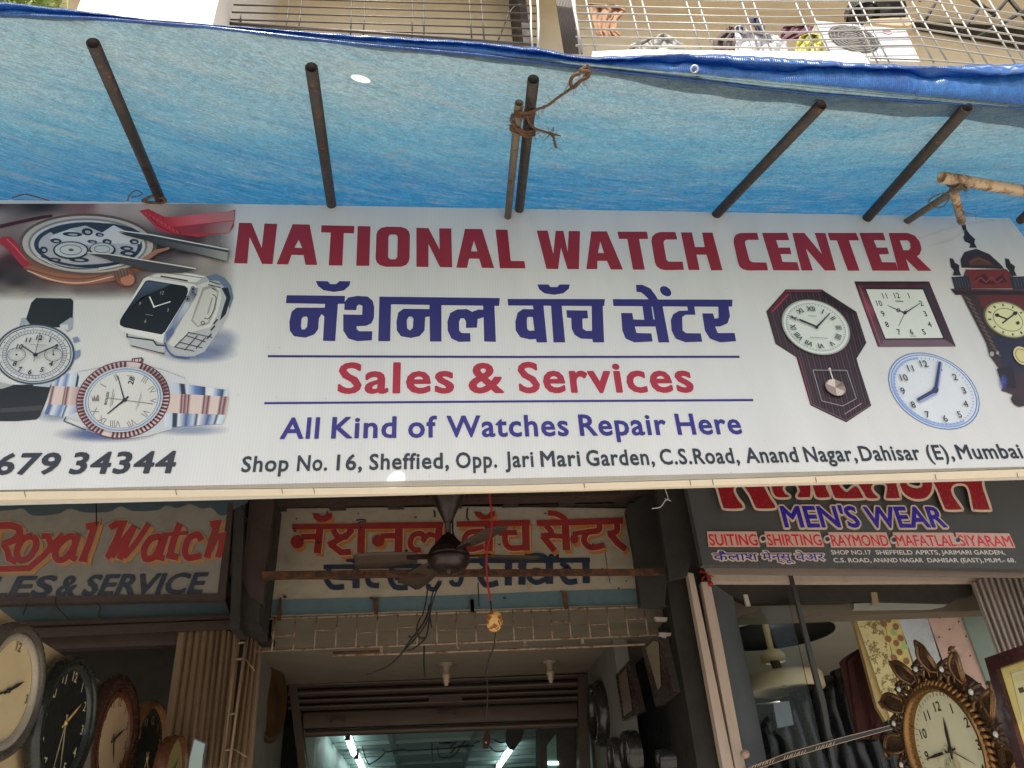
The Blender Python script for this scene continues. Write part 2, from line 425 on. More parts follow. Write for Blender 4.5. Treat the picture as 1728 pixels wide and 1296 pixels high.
M['cream'] = mat('cream strip', (.80, .66, .46), .55, 0, .25, (.25, .16, .09), 5, .15, .15)
M['wood_paint'] = mat('rough beige timber', (.64, .50, .40), .7, 0, .5, (.12, .08, .05), 7, .3, .4, (1, 1, .25))
M['board'] = mat('hand painted board', (.46, .39, .29), .6, 0, .65, (.10, .08, .06), 5, .35, .3)
M['paint'] = mat('sign paint', (1, 1, 1), .55, 0, .6, (.06, .05, .04), 8, .3, .25, attr=True)
M['colour'] = mat('coloured surfaces', (1, 1, 1), .45, 0, .12, (.06, .05, .04), 9, .15, .12, attr=True)
M['gloss'] = mat('glossy paint', (1, 1, 1), .22, 0, .12, (.06, .05, .04), 9, .15, .05, attr=True, spec=.5)
M['iron'] = mat('rusty iron', (.075, .04, .028), .75, .2, .5, (.03, .02, .015), 12, .45, .4, rust=.35)
M['frame'] = mat('brown painted frame', (.060, .038, .030), .6, 0, .5, (.02, .016, .014), 8, .4, .3)
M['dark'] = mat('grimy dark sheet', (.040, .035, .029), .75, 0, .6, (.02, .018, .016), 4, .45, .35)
M['wall'] = mat('old painted wall', (.30, .26, .20), .8, 0, .6, (.08, .06, .045), 2.5, .3, .35)
M['wall_in'] = mat('grey green shop wall', (.17, .16, .135), .75, 0, .5, (.06, .05, .04), 2.5, .3, .3)
M['ceil'] = mat('porch ceiling', (.20, .165, .12), .85, 0, .6, (.08, .06, .045), 2.0, .3, .35)
M['cyan'] = mat('mint painted ceiling', (.34, .48, .47), .6, 0, .3, (.10, .14, .13), 2, .2, .2)
M['mint'] = mat('mint painted wall', (.24, .33, .30), .6, 0, .4, (.06, .08, .07), 2, .3, .2)
M['shutter'] = mat('brown shutter slats', (.085, .062, .046), .5, .3, .5, (.03, .022, .018), 5, .35, .2, (.3, 1, 2))
M['slat'] = mat('folding timber slats', (.31, .21, .125), .65, 0, .6, (.07, .05, .035), 7, .4, .35, (1, 1, .2))
M['slat_pale'] = mat('pale folding slats', (.52, .45, .40), .6, 0, .4, (.2, .14, .12), 5, .25, .3, (1, 1, .2))
M['facade'] = mat('sunlit cream facade', (.82, .72, .54), .8, 0, .4, (.3, .22, .14), 2, .2, .25)
M['white'] = mat('white plaster', (.80, .78, .74), .7, 0, .2, (.4, .36, .3), 3, .1, .2)
M['grille'] = mat('grey painted grille bar', (.46, .44, .41), .5, .2, .3, (.15, .1, .07), 14, .3, .15)
M['grille_d'] = mat('dark grille bar', (.10, .085, .075), .5, .2, .4, (.05, .03, .02), 14, .3, .15)
M['fan'] = mat('brown enamel', (.030, .016, .013), .35, .1, .5, (.10, .085, .07), 9, .35, .12, spec=.5)
M['blade'] = mat('dusty fan blade', (.085, .058, .042), .55, .1, .55, (.05, .035, .03), 7, .35, .15)
M['lattice'] = mat('dusty rusted rod', (.36, .27, .19), .7, .1, .5, (.07, .04, .025), 12, .4, .4, rust=.12)
M['pale_ceil'] = mat('cream shop ceiling', (.82, .76, .62), .8, 0, .2, (.2, .17, .12), 2, .15, .1)
M['wire'] = mat('black cable', (.018, .016, .015), .6, 0, .4, (.05, .04, .03), 20, .4, 0)
M['wire_w'] = mat('white cable', (.75, .74, .72), .5, 0, .2, (.3, .28, .25), 20, .1, 0)
M['red'] = mat('red cord', (.45, .03, .03), .7, 0, .3, (.1, .01, .01), 40, .3, .3)
M['glass'] = glass_mat()
M['tube'] = lamp_mat('lit tube', (.84, 1.0, .98), 5.0)
M['plastic'] = mat('shiny film over cloth', (.014, .015, .018), .22, 0, .4, (.03, .03, .03), 5, .5, .05, (1, 1, .5), spec=.45)
M['gold'] = mat('aged gold', (.34, .18, .065), .32, .75, .5, (.03, .02, .012), 22, .4, .5)
M['leaf_rim'] = mat('coppery bronze', (.24, .13, .06), .28, .55, .5, (.03, .02, .012), 22, .4, .35)
M['bronze'] = mat('dark bronze', (.10, .060, .035), .30, .4, .5, (.015, .012, .01), 22, .4, .6)
M['pave'] = mat('sunlit concrete paving', (.49, .465, .42), .9, 0, .4, (.2, .17, .14), 1.2, .2, .5)
M['board_dark'] = mat('darker hand painted board', (.28, .25, .205), .65, 0, .8, (.11, .095, .075), 4.5, .45, .35)  # darker, greyer version of the board colour, for the left board
M['ground'] = mat('dusty street', (.26, .24, .21), .9, 0, .5, (.08, .07, .06), .8, .25, .5)
M['leaf'] = mat('leaves', (.20, .26, .05), .6, 0, .3, (.08, .12, .02), 12, .3, 0)
M['cloth'] = mat('cloth', (1, 1, 1), .9, 0, .2, (.1, .09, .08), 14, .3, .5, attr=True)
# ------------------------------------------------------------------ the big shop banner (plane y = 0)
SGN = YP(0)
KK = [1.65]
def ink(r, g, b, k=None): return alb((r, g, b), k or KK[0])
PAPER = (.74, .735, .70)
RED = ink(124, 36, 46); RED2 = ink(148, 36, 52, 1.45); NAVY = ink(42, 38, 92); VIO = ink(44, 38, 112, 1.4); BLK = ink(44, 48, 56, 1.2)
HALO = (.80, .78, .76)
banner = thing('shop_banner', 'wide white printed vinyl shop banner under the blue tarpaulin', 'banner', (.4, 0, 2.6))
def seg(fr, s): return F(fr, *s)
# panel: a flat box just under 12 cm deep, its right end seen folding round the corner
TL, TR, BR, BL = (-260, 333), (1703, 366.5), (2010, 781), (-260, 833)
mb = MB(); mb.slab(SGN, [TL, TR, BR, BL], .11, PAPER)
mb.build('panel', M['ink'], banner)
mb = MB(); mb.stroke(YP(-.003), [(-260, 833.6), (0, 829.4), (440, 824.9), (864, 818.6), (1288, 806.1), (2010, 781.6)], 1.3, (.1, .08, .06, 1), .0)
mb.build('strip_seam', M['ink'], banner)
mb = MB(); mb.slab(YP(-.004), [(-260, 834), (0, 829.8), (440, 825.3), (864, 819), (1288, 806.5), (2010, 782), (2010, 793.5), (1600, 808.5), (1288, 816.5), (1000, 826), (700, 832.5), (420, 836.5), (130, 841.5), (-260, 848)], .012)
mb.build('bottom_strip', M['cream'], banner)
mb = MB()
for x in (41, 296, 475, 529, 985, 1164, 1202, 1376, 1578, 1716):
    y = 830 - x * .0125 - max(0, x - 700) * .011
    mb.stroke(YP(-.006), [(x, y), (x + 2, y + 9)], 1.2, (.1, .08, .06, 1), .001)
mb.build('strip_joint', M['ink'], banner)

def letters(name, shapes, col, halo=3.0, off=.0012):
    m = MB()
    for i, (o, hs) in enumerate(shapes):
        o_ = off + (i % 7) * .00006
        if halo:
            m.stroke(SGN, o, halo, HALO, .0006 + (i % 7) * .00004, True)
        m.poly(SGN, o, col, o_, hs)
    return m.build(name, M['ink'], banner)
S = []
def A(fr, *c, h=()): S.append((F(fr, *c), [F(fr, *q) for q in h]))
# NATIONAL WATCH CENTER
A('A6', 78,86, 148,87, 205,228, 220,90, 292,92, 266,318, 207,317, 137,165, 124,315, 50,313)
A('A6', 378,94, 474,96, 516,323, 450,322, 440,268, 372,266, 352,320, 288,319, h=[(412,180, 388,226, 432,228)])
A('A6', 540,100, 724,104, 722,146, 665,144, 657,326, 580,325, 592,142, 538,140)
A('A6', 743,104, 815,106, 808,328, 735,327)
A('A6', 905,108, 985,109, 1014,118, 1030,134, 1036,156, 1034,285, 1028,306, 1012,324, 985,333, 900,333, 868,324, 850,308, 843,285, 848,150, 856,130, 874,115, h=[(924,152, 958,152, 968,164, 965,278, 954,291, 924,291, 913,279, 915,164)])
A('A6', 1072,114, 1140,116, 1202,235, 1200,117, 1268,118, 1273,336, 1205,335, 1140,205, 1140,334, 1072,333)
A('A6', 1345,120, 1440,121, 1508,340, 1440,339, 1424,288, 1368,287, 1356,339, 1296,338, h=[(1395,185, 1378,246, 1415,247)])
A('A6', 1516,124, 1583,125, 1602,300, 1678,301, 1684,342, 1540,341)
A('A7', 152,130, 213,130, 245,262, 258,131, 302,131, 325,250, 332,132, 395,133, 389,346, 325,346, 288,225, 272,346, 207,345)
A('A7', 458,134, 545,134, 636,348, 568,348, 545,300, 492,300, 492,346, 430,346, h=[(508,190, 495,255, 530,256)])
A('A7', 604,136, 770,136, 777,177, 726,177, 758,349, 692,349, 660,177, 614,177)
CC = (818,146, 845,138, 930,138, 940,180, 878,180, 866,186, 863,200, 880,295, 893,304, 970,304, 978,350, 872,352, 846,346, 826,332, 815,310, 795,190, 798,165)
A('A7', *CC)
A('A7', 960,140, 1022,140, 1040,222, 1094,222, 1080,141, 1138,141, 1194,353, 1130,353, 1104,265, 1048,265, 1066,351, 1004,351)
A('A7', 1270,152, 1295,143, 1388,142, 1398,182, 1335,182, 1322,188, 1320,200, 1345,296, 1360,307, 1440,309, 1450,353, 1335,354, 1306,346, 1288,330, 1280,306, 1256,198, 1258,170)
A('A8', 192,143, 333,142, 346,184, 272,184, 285,225, 350,225, 358,262, 296,262, 308,305, 390,307, 404,354, 256,353)
A('A8', 362,143, 430,143, 528,262, 488,143, 548,143, 608,354, 545,354, 438,230, 478,354, 414,354)
A('A8', 560,143, 720,143, 738,185, 680,185, 740,355, 674,355, 612,185, 574,185)
A('A8', 738,143, 872,142, 886,185, 820,184, 836,225, 895,225, 906,262, 850,264, 866,307, 942,308, 958,355, 812,355)
A('A8', 902,143, 1010,143, 1050,158, 1076,190, 1088,232, 1078,262, 1062,274, 1145,356, 1068,356, 1000,290, 1022,355, 958,355, h=[(965,185, 1010,185, 1024,200, 1026,228, 1015,240, 985,240)])
letters('heading_lettering', S, RED)
# Marathi line
S = []
A('A6', 345,492, 672,496, 670,540, 632,541, 617,750, 548,748, 556,612, 540,598, 526,622, 522,682, 500,712, 450,730, 385,722, 362,690, 360,640, 372,585, 400,562, 558,562, 560,541, 340,537, h=[(440,612, 458,612, 463,624, 460,668, 446,684, 428,684, 424,666, 428,624)])
A('A6', 508,412, 575,414, 590,430, 622,430, 640,413, 703,414, 695,440, 665,466, 610,474, 550,464, 520,440)
A('A6', 668,575, 670,530, 690,505, 740,496, 800,500, 828,525, 836,560, 834,620, 820,650, 790,664, 737,666, 737,682, 750,694, 825,694, 823,745, 740,750, 690,735, 662,690, 662,600, 768,602, 770,552, 752,544, 738,552, 735,576)
A('A6', 865,500, 1540,508, 1536,552, 1510,552, 1518,754, 1452,752, 1449,615, 1416,626, 1412,674, 1350,676, 1350,640, 1340,622, 1320,622, 1312,640, 1312,690, 1325,704, 1374,705, 1376,752, 1310,754, 1268,735, 1248,690, 1246,640, 1262,592, 1300,572, 1355,570, 1385,585, 1420,572, 1447,574, 1446,551, 1213,548, 1213,752, 1148,752, 1146,612, 1122,615, 1118,690, 1090,722, 1040,732, 985,722, 962,690, 960,640, 970,590, 1000,568, 1145,570, 1146,547, 930,543, 925,750, 858,750, h=[(1030,612, 1048,612, 1056,626, 1052,676, 1036,690, 1020,678, 1018,630)])
A('A7', -12,513, 535,514, 530,553, 522,553, 530,757, 468,757, 464,738, 400,736, 365,715, 348,680, 345,620, 322,618, 318,576, 436,578, 440,622, 408,624, 410,680, 430,692, 462,692, 460,553, 292,552, 312,757, 246,757, 232,552, 190,551, 210,757, 152,757, 148,738, 110,740, 60,728, 34,690, 32,640, 45,590, 75,570, 134,571, 130,551, -8,550, h=[(100,614, 130,614, 140,690, 110,692, 98,680, 96,630)])
A('A7', 156,432, 218,432, 228,446, 268,446, 280,432, 337,432, 332,456, 300,482, 250,490, 195,482, 165,458)
A('A7', 578,514, 780,515, 755,490, 735,475, 712,474, 708,434, 745,434, 790,455, 820,495, 832,516, 1250,517, 1248,556, 1228,556, 1236,610, 1222,650, 1180,668, 1152,668, 1168,704, 1262,704, 1270,750, 1180,757, 1122,735, 1095,690, 1080,594, 1140,594, 1150,624, 1172,620, 1170,557, 1036,556, 1042,602, 985,602, 968,615, 970,690, 990,705, 1072,706, 1080,753, 985,756, 930,735, 908,690, 904,630, 918,598, 950,580, 1000,578, 996,556, 858,555, 896,757, 835,757, 818,668, 702,668, 712,704, 795,706, 802,752, 700,757, 650,735, 632,690, 625,592, 688,592, 694,628, 755,630, 745,554, 582,553, h=[(802,556, 795,556, 806,628, 814,628)])
S.append((ell(F1('A7', 875, 470), (32 / 3.323, 3), (0, -27 / 3.323), 20), []))
letters('marathi_lettering', S, NAVY)
# rules
for a, b in (((452, 601), (1248, 602)), ((446, 680.3), (1271, 675))):
    mb = MB(); mb.stroke(SGN, [a, ((a[0] + b[0]) / 2, (a[1] + b[1]) / 2 + (.8 if a[1] < 640 else -.3)), b], 3.6, NAVY if a[1] < 640 else VIO, .0012); mb.build('rule_line', M['ink'], banner)
# words in a humanist sans: (word, left, right) on a common baseline
def line(name, words, base, h, col, wgt, halo=0.0, shear=0):
    m = MB()
    yb = lambda x: base[0][1] + (base[1][1] - base[0][1]) * (x - base[0][0]) / (base[1][0] - base[0][0])
    for i, (s, a, b) in enumerate(words):
        a += 1.2; b -= 1.6
        if halo: text(m, SGN, s, (a, yb(a)), (b, yb(b)), h, HALO, .0007, wgt, shear, halo)
        text(m, SGN, s, (a, yb(a)), (b, yb(b)), h, col, .0014, wgt, shear)
    return m.build(name, M['ink'], banner)
XB = .69
line('sales_lettering', [('Sales', 570, 766), ('&', 792, 850), ('Services', 877, 1172)], ((570, 662.5), (1172, 660.5)), 52, RED2, .026, .018)
line('repair_lettering', [('All', 472, 538), ('Kind', 558.5, 669), ('of', 688.5, 738), ('Watches', 754, 961), ('Repair', 979, 1127.5), ('Here', 1144, 1254)], ((472, 740), (1254, 731.5)), 36.5, VIO, .024, .016)
line('address_lettering', [('Shop', 406, 487), ('No.', 500, 552.5), ('16,', 567, 611.5), ('Sheffied,', 622.5, 758.5), ('Opp.', 769, 840), ('Jari', 852.5, 902), ('Mari', 912.5, 981),
     ('Garden,', 990, 1106.5), ('C.S.Road,', 1115, 1250), ('Anand', 1260, 1350), ('Nagar,', 1360, 1449), ('Dahisar', 1454, 1557), ('(E),', 1567, 1613), ('Mumbai', 1619, 1729)], ((406, 796), (1729, 772.5)), 27, BLK, .022, 0)
line('phone_lettering', [('679', -12, 95), ('34344', 116, 293)], ((-14, 800), (295, 797)), 37.5, BLK, .030, 0, .05)
XB = 0.0

# ---- printed pictures, upper left: a repairer's tweezers over an opened wrist watch
def picture(name, label=None): return MB(), name
def blob(m, fr, c, rx, ry, col, off, a=1.0, n=28):
    cx, cy = F1(fr, *c); s_ = FR[fr][2]
    P = [SGN.P((cx, cy), off)]; cs = [tuple(col) + (a,)]
    for k, q in ((.45, a * .75), (.75, a * .3), (1.0, 0.0)):
        for i in range(n):
            t = 2 * math.pi * i / n; P.append(SGN.P((cx + rx / s_ * k * math.cos(t), cy + ry / s_ * k * math.sin(t)), off)); cs.append(tuple(col) + (q,))
    fs = [(0, 1 + i, 1 + (i + 1) % n) for i in range(n)]
    for r_ in range(2): fs += [(1 + r_ * n + i, 1 + (r_ + 1) * n + i, 1 + (r_ + 1) * n + (i + 1) % n, 1 + r_ * n + (i + 1) % n) for i in range(n)]
    m.add(P, fs, cs)
class Pic:
    """stack of inks, each printed a hair above the last"""
    def __init__(s, fr, k=1.4): s.m = MB(); s.fr = fr; s.o = .0012; KK[0] = k
    def up(s): s.o += .00009; return s.o
    def poly(s, c, *pts, h=(), sm=False, fr=None):
        p = F(fr or s.fr, *pts)
        if sm: p = smooth(p, True, 5)
        s.m.poly(SGN, p, ink(*c), s.up(), [F(fr or s.fr, *q) for q in h]); return s
    def line(s, c, wd, *pts, sm=False, closed=False, w2=None, fr=None):
        p = F(fr or s.fr, *pts); k = FR[fr or s.fr][2]
        if sm: p = smooth(p, closed, 5)
        s.m.stroke(SGN, p, wd / k, ink(*c), s.up(), closed, None if w2 is None else w2 / k); return s
    def ell(s, c, ctr, u, v, a0=0, a1=360, fr=None, n=44):
        f = fr or s.fr; k = FR[f][2]; p = F1(f, *ctr)
        s.m.poly(SGN, ell(p, (u[0] / k, u[1] / k), (v[0] / k, v[1] / k), n, a0, a1), ink(*c), s.up()); return s
    def ring(s, c, wd, ctr, u, v, a0=0, a1=360, fr=None, n=44):
        f = fr or s.fr; k = FR[f][2]; p = F1(f, *ctr)
        s.m.stroke(SGN, ell(p, (u[0] / k, u[1] / k), (v[0] / k, v[1] / k), n, a0, a1), wd / k, ink(*c), s.up(), abs(a1 - a0) >= 360); return s
    def blob(s, c, ctr, rx, ry, a=1.0, fr=None): blob(s.m, fr or s.fr, ctr, rx, ry, ink(*c), s.up(), a); return s
    def txt(s, c, body, ctr, h, wgt=.01, rot=0, ar=1.0, fr=None, u=None, v=None):
        f = fr or s.fr; k = FR[f][2]; p = F1(f, *ctr)
        if u is None:
            q = up_dir(p); v = (q.x * h / k, q.y * h / k); u = (h / k * ar, 0)
            if rot:
                cr, sr = math.cos(R(rot)), math.sin(R(rot)); u = (h / k * ar * cr, h / k * ar * sr); v = (h / k * sr, -h / k * cr)
        text_at(s.m, SGN, body, p, u, v, ink(*c), s.up(), wgt); return s
    def grad(s, quad, *stops, fr=None, n=None):
        """a printed strip whose ink runs through the stops from its first edge to its third"""
        p = [V(q) for q in F(fr or s.fr, *quad)]; o = s.up(); P, C = [], []
        ts = sorted({t for t, _ in stops} | {i / 24 for i in range(25)})
        for t in ts:
            for (t0, c0), (t1, c1) in zip(stops, stops[1:]):
                if t0 <= t <= t1: f = (t - t0) / max(1e-6, t1 - t0); c = tuple(a + (b - a) * f for a, b in zip(ink(*c0), ink(*c1))); break
            P += [SGN.P(p[0].lerp(p[1], t), o), SGN.P(p[3].lerp(p[2], t), o)]; C += [c, c]
        s.m.add(P, [(2 * i, 2 * i + 2, 2 * i + 3, 2 * i + 1) for i in range(len(ts) - 1)], C); return s
    def done(s, name): return s.m.build(name, M['ink'], banner)

p = Pic('A4')
# the photograph's own backdrop, fading into the white vinyl
CT = [(-60,55,50,40,40),(250,48,45,38,38),(520,50,120,80,80),(640,62,168,150,145),(-60,115,150,140,135),(300,180,165,155,147),(900,60,168,158,150),(1440,60,167,162,152),(1440,180,150,135,130),(1300,300,118,110,108),
      (1180,260,70,45,48),(1120,330,62,55,58),(1000,330,60,52,56),(1120,410,120,112,110),(1250,400,150,143,138),(900,420,75,62,62),(-40,470,36,30,32),(100,520,52,44,46),(500,570,100,84,82),(830,545,110,92,90),(950,480,128,116,112),(-40,580,110,102,98),
      (100,600,140,132,126),(1440,430,166,160,151),(-40,330,140,115,112),(60,400,62,38,42),(700,500,80,62,60),(420,640,160,154,146),(-40,640,160,154,146),(830,640,165,160,150),(1440,640,167,162,152),(1100,520,166,160,150),(300,470,70,55,55)]
def bgc(u, v_):
    x = -60 + 1500 * u; y = 50 + 590 * v_; ws = 0; c = [0, 0, 0]
    for a, b, r, g, bb in CT:
        d = ((a - x) ** 2 + ((b - y) * 1.6) ** 2) ** .5 + 14; q = d ** -3.2; ws += q; c[0] += q * r; c[1] += q * g; c[2] += q * bb
    al = min(1, (1 - u) * 9) * min(1, (1 - v_) * 7)
    return ink(*[q / ws for q in c]) + (al,)
p.m.grid(lambda u, v_: SGN.P(F1('A4', -60 + 1500 * u, 50 + 590 * v_), .0009), 60, 30, bgc)
p.poly((168,52,62), 845,92, 900,80, 1000,128, 1200,142, 1330,118, 1430,84, 1420,190, 1390,228, 1300,235, 1200,252, 1060,238, 960,208, 905,150)
p.grad((1000,134, 1425,92, 1420,150, 1040,190), (0, (176,56,66)), (.4, (196,92,98)), (1, (172,120,118))); p.grad((1040,195, 1420,155, 1390,226, 1075,236), (0, (150,44,54)), (.5, (132,60,64)), (1, (160,130,126)))
p.line((120,34,44), 6, 905,120, 960,180, 1060,236, 1190,250)
for i in range(9): p.line((214,120,126), 3, 880 + i * 24, 100 + i * 14, 890 + i * 24, 112 + i * 15)
p.poly((150,46,56), 15,250, 60,248, 112,300, 165,370, 232,424, 205,440, 150,442, 108,400, 50,330, 0,292, 0,262)
p.line((196,84,92), 8, 40,262, 90,312, 150,382, 210,428)
p.poly((70,30,34), 0,176, 250,122, 318,114, 316,130, 110,172, 0,200)
# case
p.ell((122,80,62), (530,325), (395,25), (-30,205)); p.poly((140,92,72), 140,440, 250,505, 420,545, 560,540, 700,515, 700,470, 500,490, 300,465, 180,425)
p.line((196,160,140), 8, 165,455, 330,515, 500,530, 690,490, sm=True); p.line((92,56,46), 5, 150,440, 350,495, 520,505, 690,468, sm=True)
p.ell((92,78,72), (535,296), (418,22), (-32,186)); p.ell((176,168,160), (533,296), (396,20), (-30,172)); p.ell((120,118,120), (533,298), (362,16), (-26,160)); p.ell((186,186,184), (533,300), (348,15), (-25,150))
p.ell((48,58,78), (535,300), (328,14), (-24,138)); p.ell((168,170,174), (535,304), (300,13), (-22,120))
p.poly((46,54,70), 300,215, 420,180, 540,165, 690,170, 800,195, 850,220, 840,240, 720,215, 620,225, 520,182, 430,200, 330,240)
p.poly((188,192,196), 330,235, 420,205, 490,230, 620,225, 690,180, 860,262, 850,295, 720,290, 560,300, 430,290, 300,260)
for x, y, a_, b_ in ((440,235,60,14),(530,220,34,22),(605,238,26,12),(650,280,28,16),(560,280,30,10),(815,280,28,16),(340,275,34,14),(265,330,24,20),(770,320,40,14),(480,390,60,14),(330,390,40,12),(780,350,50,16),(700,390,40,12)):
    p.ell((40,48,66), (x, y), (a_, 3), (-2, b_)); p.ell((150,155,160), (x + 3, y + 2), (a_ * .5, 2), (-1, b_ * .45))
p.ell((44,50,64), (430,332), (108,4), (-6,54)); p.ell((180,184,186), (430,330), (98,4), (-6,46)); p.ring((90,98,108), 5, (430,330), (66,3), (-4,30)); p.ell((70,76,88), (432,330), (16,1), (-1,8))
p.ell((40,46,60), (622,328), (80,4), (-5,42)); p.ell((176,180,184), (620,325), (70,3), (-4,35)); p.ring((70,78,92), 4, (620,325), (48,2), (-3,22))
for i in range(30):
    a_ = R(i * 12); p.line((44,50,64), 4, 430 + 98 * math.cos(a_), 332 + 46 * math.sin(a_), 430 + 108 * math.cos(a_), 332 + 53 * math.sin(a_))
p.line((52,58,74), 7, 250,370, 420,420, 640,415, 800,380, sm=True); p.line((52,58,74), 6, 270,400, 430,440, 600,438, sm=True); p.line((220,220,216), 5, 225,370, 380,440, 560,455, 720,425, sm=True)
# tweezers
p.poly((58,60,64), 712,212, 900,236, 1100,282, 1390,330, 1380,402, 1200,362, 1000,312, 860,262); p.line((205,205,200), 7, 712,210, 930,240, 1390,328)
p.grad((720,222, 1385,345, 1380,398, 760,240), (0, (40,42,48)), (.35, (60,62,66)), (.7, (96,96,96)), (1, (150,148,142)))
p.poly((64,64,66), 528,350, 640,354, 800,384, 1190,446, 1110,470, 960,470, 840,440, 690,400); p.line((214,212,206), 7, 530,348, 650,354, 1190,444)
# crown
p.ell((120,72,52), (760,498), (58,8), (-8,52)); p.ell((168,112,86), (775,512), (42,6), (-6,34)); p.poly((112,88,74), 680,470, 740,440, 790,450, 770,490, 700,510)
for i in range(5): p.line((60,40,36), 5, 690 + i * 20, 462 - i * 3, 706 + i * 18, 505 - i * 4)
p.poly((150,104,84), 860,385, 940,330, 1030,312, 1030,326, 960,350, 900,392)
p.done('printed_watch')

p = Pic('A4', 1.3)   # square smart watch on a steel bracelet
p.blob((92,112,150), (1200, 955), 260, 70, .8); p.blob((120,132,160), (1340, 880), 130, 90, .6)
p.poly((168,170,170), 880,500, 985,452, 1100,462, 1250,488, 1310,476, 1365,498, 1405,550, 1418,620, 1385,730, 1345,800, 1290,880, 1240,950, 1180,975, 1080,985, 960,955, 790,915, 800,850, sm=False)
p.poly((96,112,134), 1250,490, 1310,476, 1365,498, 1405,550, 1418,620, 1395,690, 1375,640, 1370,570, 1330,520, 1270,515)
p.poly((34,38,46), 1345,560, 1385,560, 1402,620, 1372,720, 1335,760, 1350,700, 1375,620)
p.poly((196,196,188), 1195,545, 1270,520, 1335,560, 1345,620, 1320,720, 1280,800, 1160,830, 1060,920, 1020,900, 1100,760)
p.poly((150,150,142), 1230,560, 1290,540, 1330,580, 1310,690, 1270,780, 1200,800, 1160,760)
p.poly((188,188,180), 1240,575, 1290,560, 1320,590, 1298,690, 1262,770, 1200,790, 1172,755)
p.line((44,46,52), 5, 1290,600, 1312,620, 1300,690, 1270,745, 1240,745, sm=True); p.line((120,118,110), 6, 1290,620, 1262,720)
p.ring((40,42,50), 5, (1232,774), (10,0), (0,10))
for a_, b_ in (((1270,520),(1340,540)), ((1265,540),(1340,560)), ((1285,560),(1310,575))): p.line((40,44,54), 6, *a_, *b_)
for i, (a_, b_) in enumerate((((1140,830),(1290,862)), ((1130,850),(1250,890)), ((1085,890),(1230,925)), ((1060,920),(1180,945)), ((1150,830),(1060,920)), ((1200,850),(1120,940)), ((1250,860),(1190,930)))): p.line((44,48,58), 5, *a_, *b_)
for y in (790, 830, 880): p.line((36,40,50), 8, 1385 - (y - 640) * .42, y - 40, 1365 - (y - 640) * .45, y - 10)
p.poly((208,208,202), 985,455, 1100,464, 1250,490, 1190,528, 1120,522, 920,492); p.line((34,38,46), 9, 975,490, 1140,518); p.line((70,76,88), 4, 1000,468, 1230,500)
p.poly((206,206,200), 872,505, 900,492, 1180,538, 1204,560, 1192,605, 1016,880, 985,896, 735,826, 714,792, 735,735)
p.poly((128,140,160), 1160,560, 1204,560, 1192,605, 1016,880, 990,890, 1000,840, 1130,625); p.grad((1165,575, 1010,860, 1022,872, 1196,600), (0, (70,78,94)), (.3, (176,184,194)), (.7, (120,132,156)), (1, (74,92,140)))
p.poly((24,26,30), 885,518, 905,514, 1120,548, 1140,562, 1142,585, 1128,625, 1002,828, 980,844, 752,800, 728,785, 728,760, 745,728)
p.grad((890,520, 738,740, 860,620, 1040,538), (0, (66,80,102)), (.5, (46,54,68)), (1, (26,28,32)))
p.line((214,214,210), 8, 936,676, 908,614); p.line((206,206,204), 6, 936,676, 1036,644); p.ell((210,210,206), (936,676), (6,0), (0,6))
for s_, x, y in (('12', 985, 590), ('9', 850, 656), ('3', 1020, 694), ('6', 884, 762)): p.txt((150,156,164), s_, (x, y), 22, 0, 0, .9)
p.line((110,116,124), 4, 884,722, 930,728)
for x, y in ((1172,568), (1140,627)): p.ell((40,44,54), (x, y), (14,2), (-2,17)); p.ring((150,155,160), 3, (x, y), (9,1), (-1,11))
p.poly((88,100,140), 1010,830, 1050,796, 1056,830, 1010,890)
p.poly((172,174,172), 770,838, 930,872, 950,900, 1000,912, 1005,950, 940,955, 800,915); p.line((36,40,48), 9, 772,838, 772,858, 932,880, 950,908, 1000,912); p.line((44,48,58), 6, 800,912, 1000,962); p.line((60,84,140), 10, 1000,890, 1020,940, 1060,975, 1150,985, sm=True)
p.done('printed_watch')

def dial_ticks(p, c, ctr, u, v, r0, r1, n, wd, skip=0):
    for i in range(n):
        if skip and i % skip == 0: continue
        a_ = 2 * math.pi * i / n; q = lambda r_: (ctr[0] + r_ * (u[0] * math.sin(a_) + v[0] * math.cos(a_)), ctr[1] + r_ * (u[1] * math.sin(a_) + v[1] * math.cos(a_)))
        p.line(c, wd, *q(r0), *q(r1))
p = Pic('A5', 1.25)   # chronograph on a black strap
p.poly((36,37,40), 220,622, 430,625, 445,640, 440,770, 400,800, 180,800, 150,775, 190,650, fr='A4'); p.poly((150,158,166), 130,745, 150,740, 190,790, 150,830, 105,835, fr='A4'); p.poly((150,158,166), 362,785, 430,740, 442,745, 440,810, 410,830, fr='A4')
p.poly((190,192,190), 155,778, 212,785, 195,815, 150,812, fr='A4'); p.poly((196,198,196), 362,785, 412,783, 415,815, 370,812, fr='A4')
p.poly((32,33,35), 0,285, 312,285, 282,380, 240,480, 220,496, 100,506, -30,506, -30,285); p.poly((58,58,60), 0,430, 262,410, 250,440, 0,455)
p.poly((160,160,156), -30,262, 80,288, 10,310, -30,310); p.poly((170,178,186), 215,262, 330,240, 300,300, 200,292)
for a_ in ((440,0,470,-8,486,20,450,32), (445,85,488,70,486,110,455,136), (395,190,425,172,430,190,392,214)): p.poly((118,132,160), *a_)
U_, V_ = (238, -10), (8, 178)
C_ = (210, 100)
p.ell((58,66,82), C_, (244,-8), (6,184)); p.ell((170,176,182), C_, (232,-8), (6,174)); p.ell((48,54,66), C_, (224,-8), (6,168)); p.ell((196,197,192), C_, (218,-8), (6,163))
p.ring((96,104,120), 3, C_, (196,-7), (5,147)); p.ring((96,110,140), 4, C_, (172,-6), (5,129)); dial_ticks(p, (86,98,124), C_, (172,-6), (-5,-129), 1.0, 1.13, 60, 3)
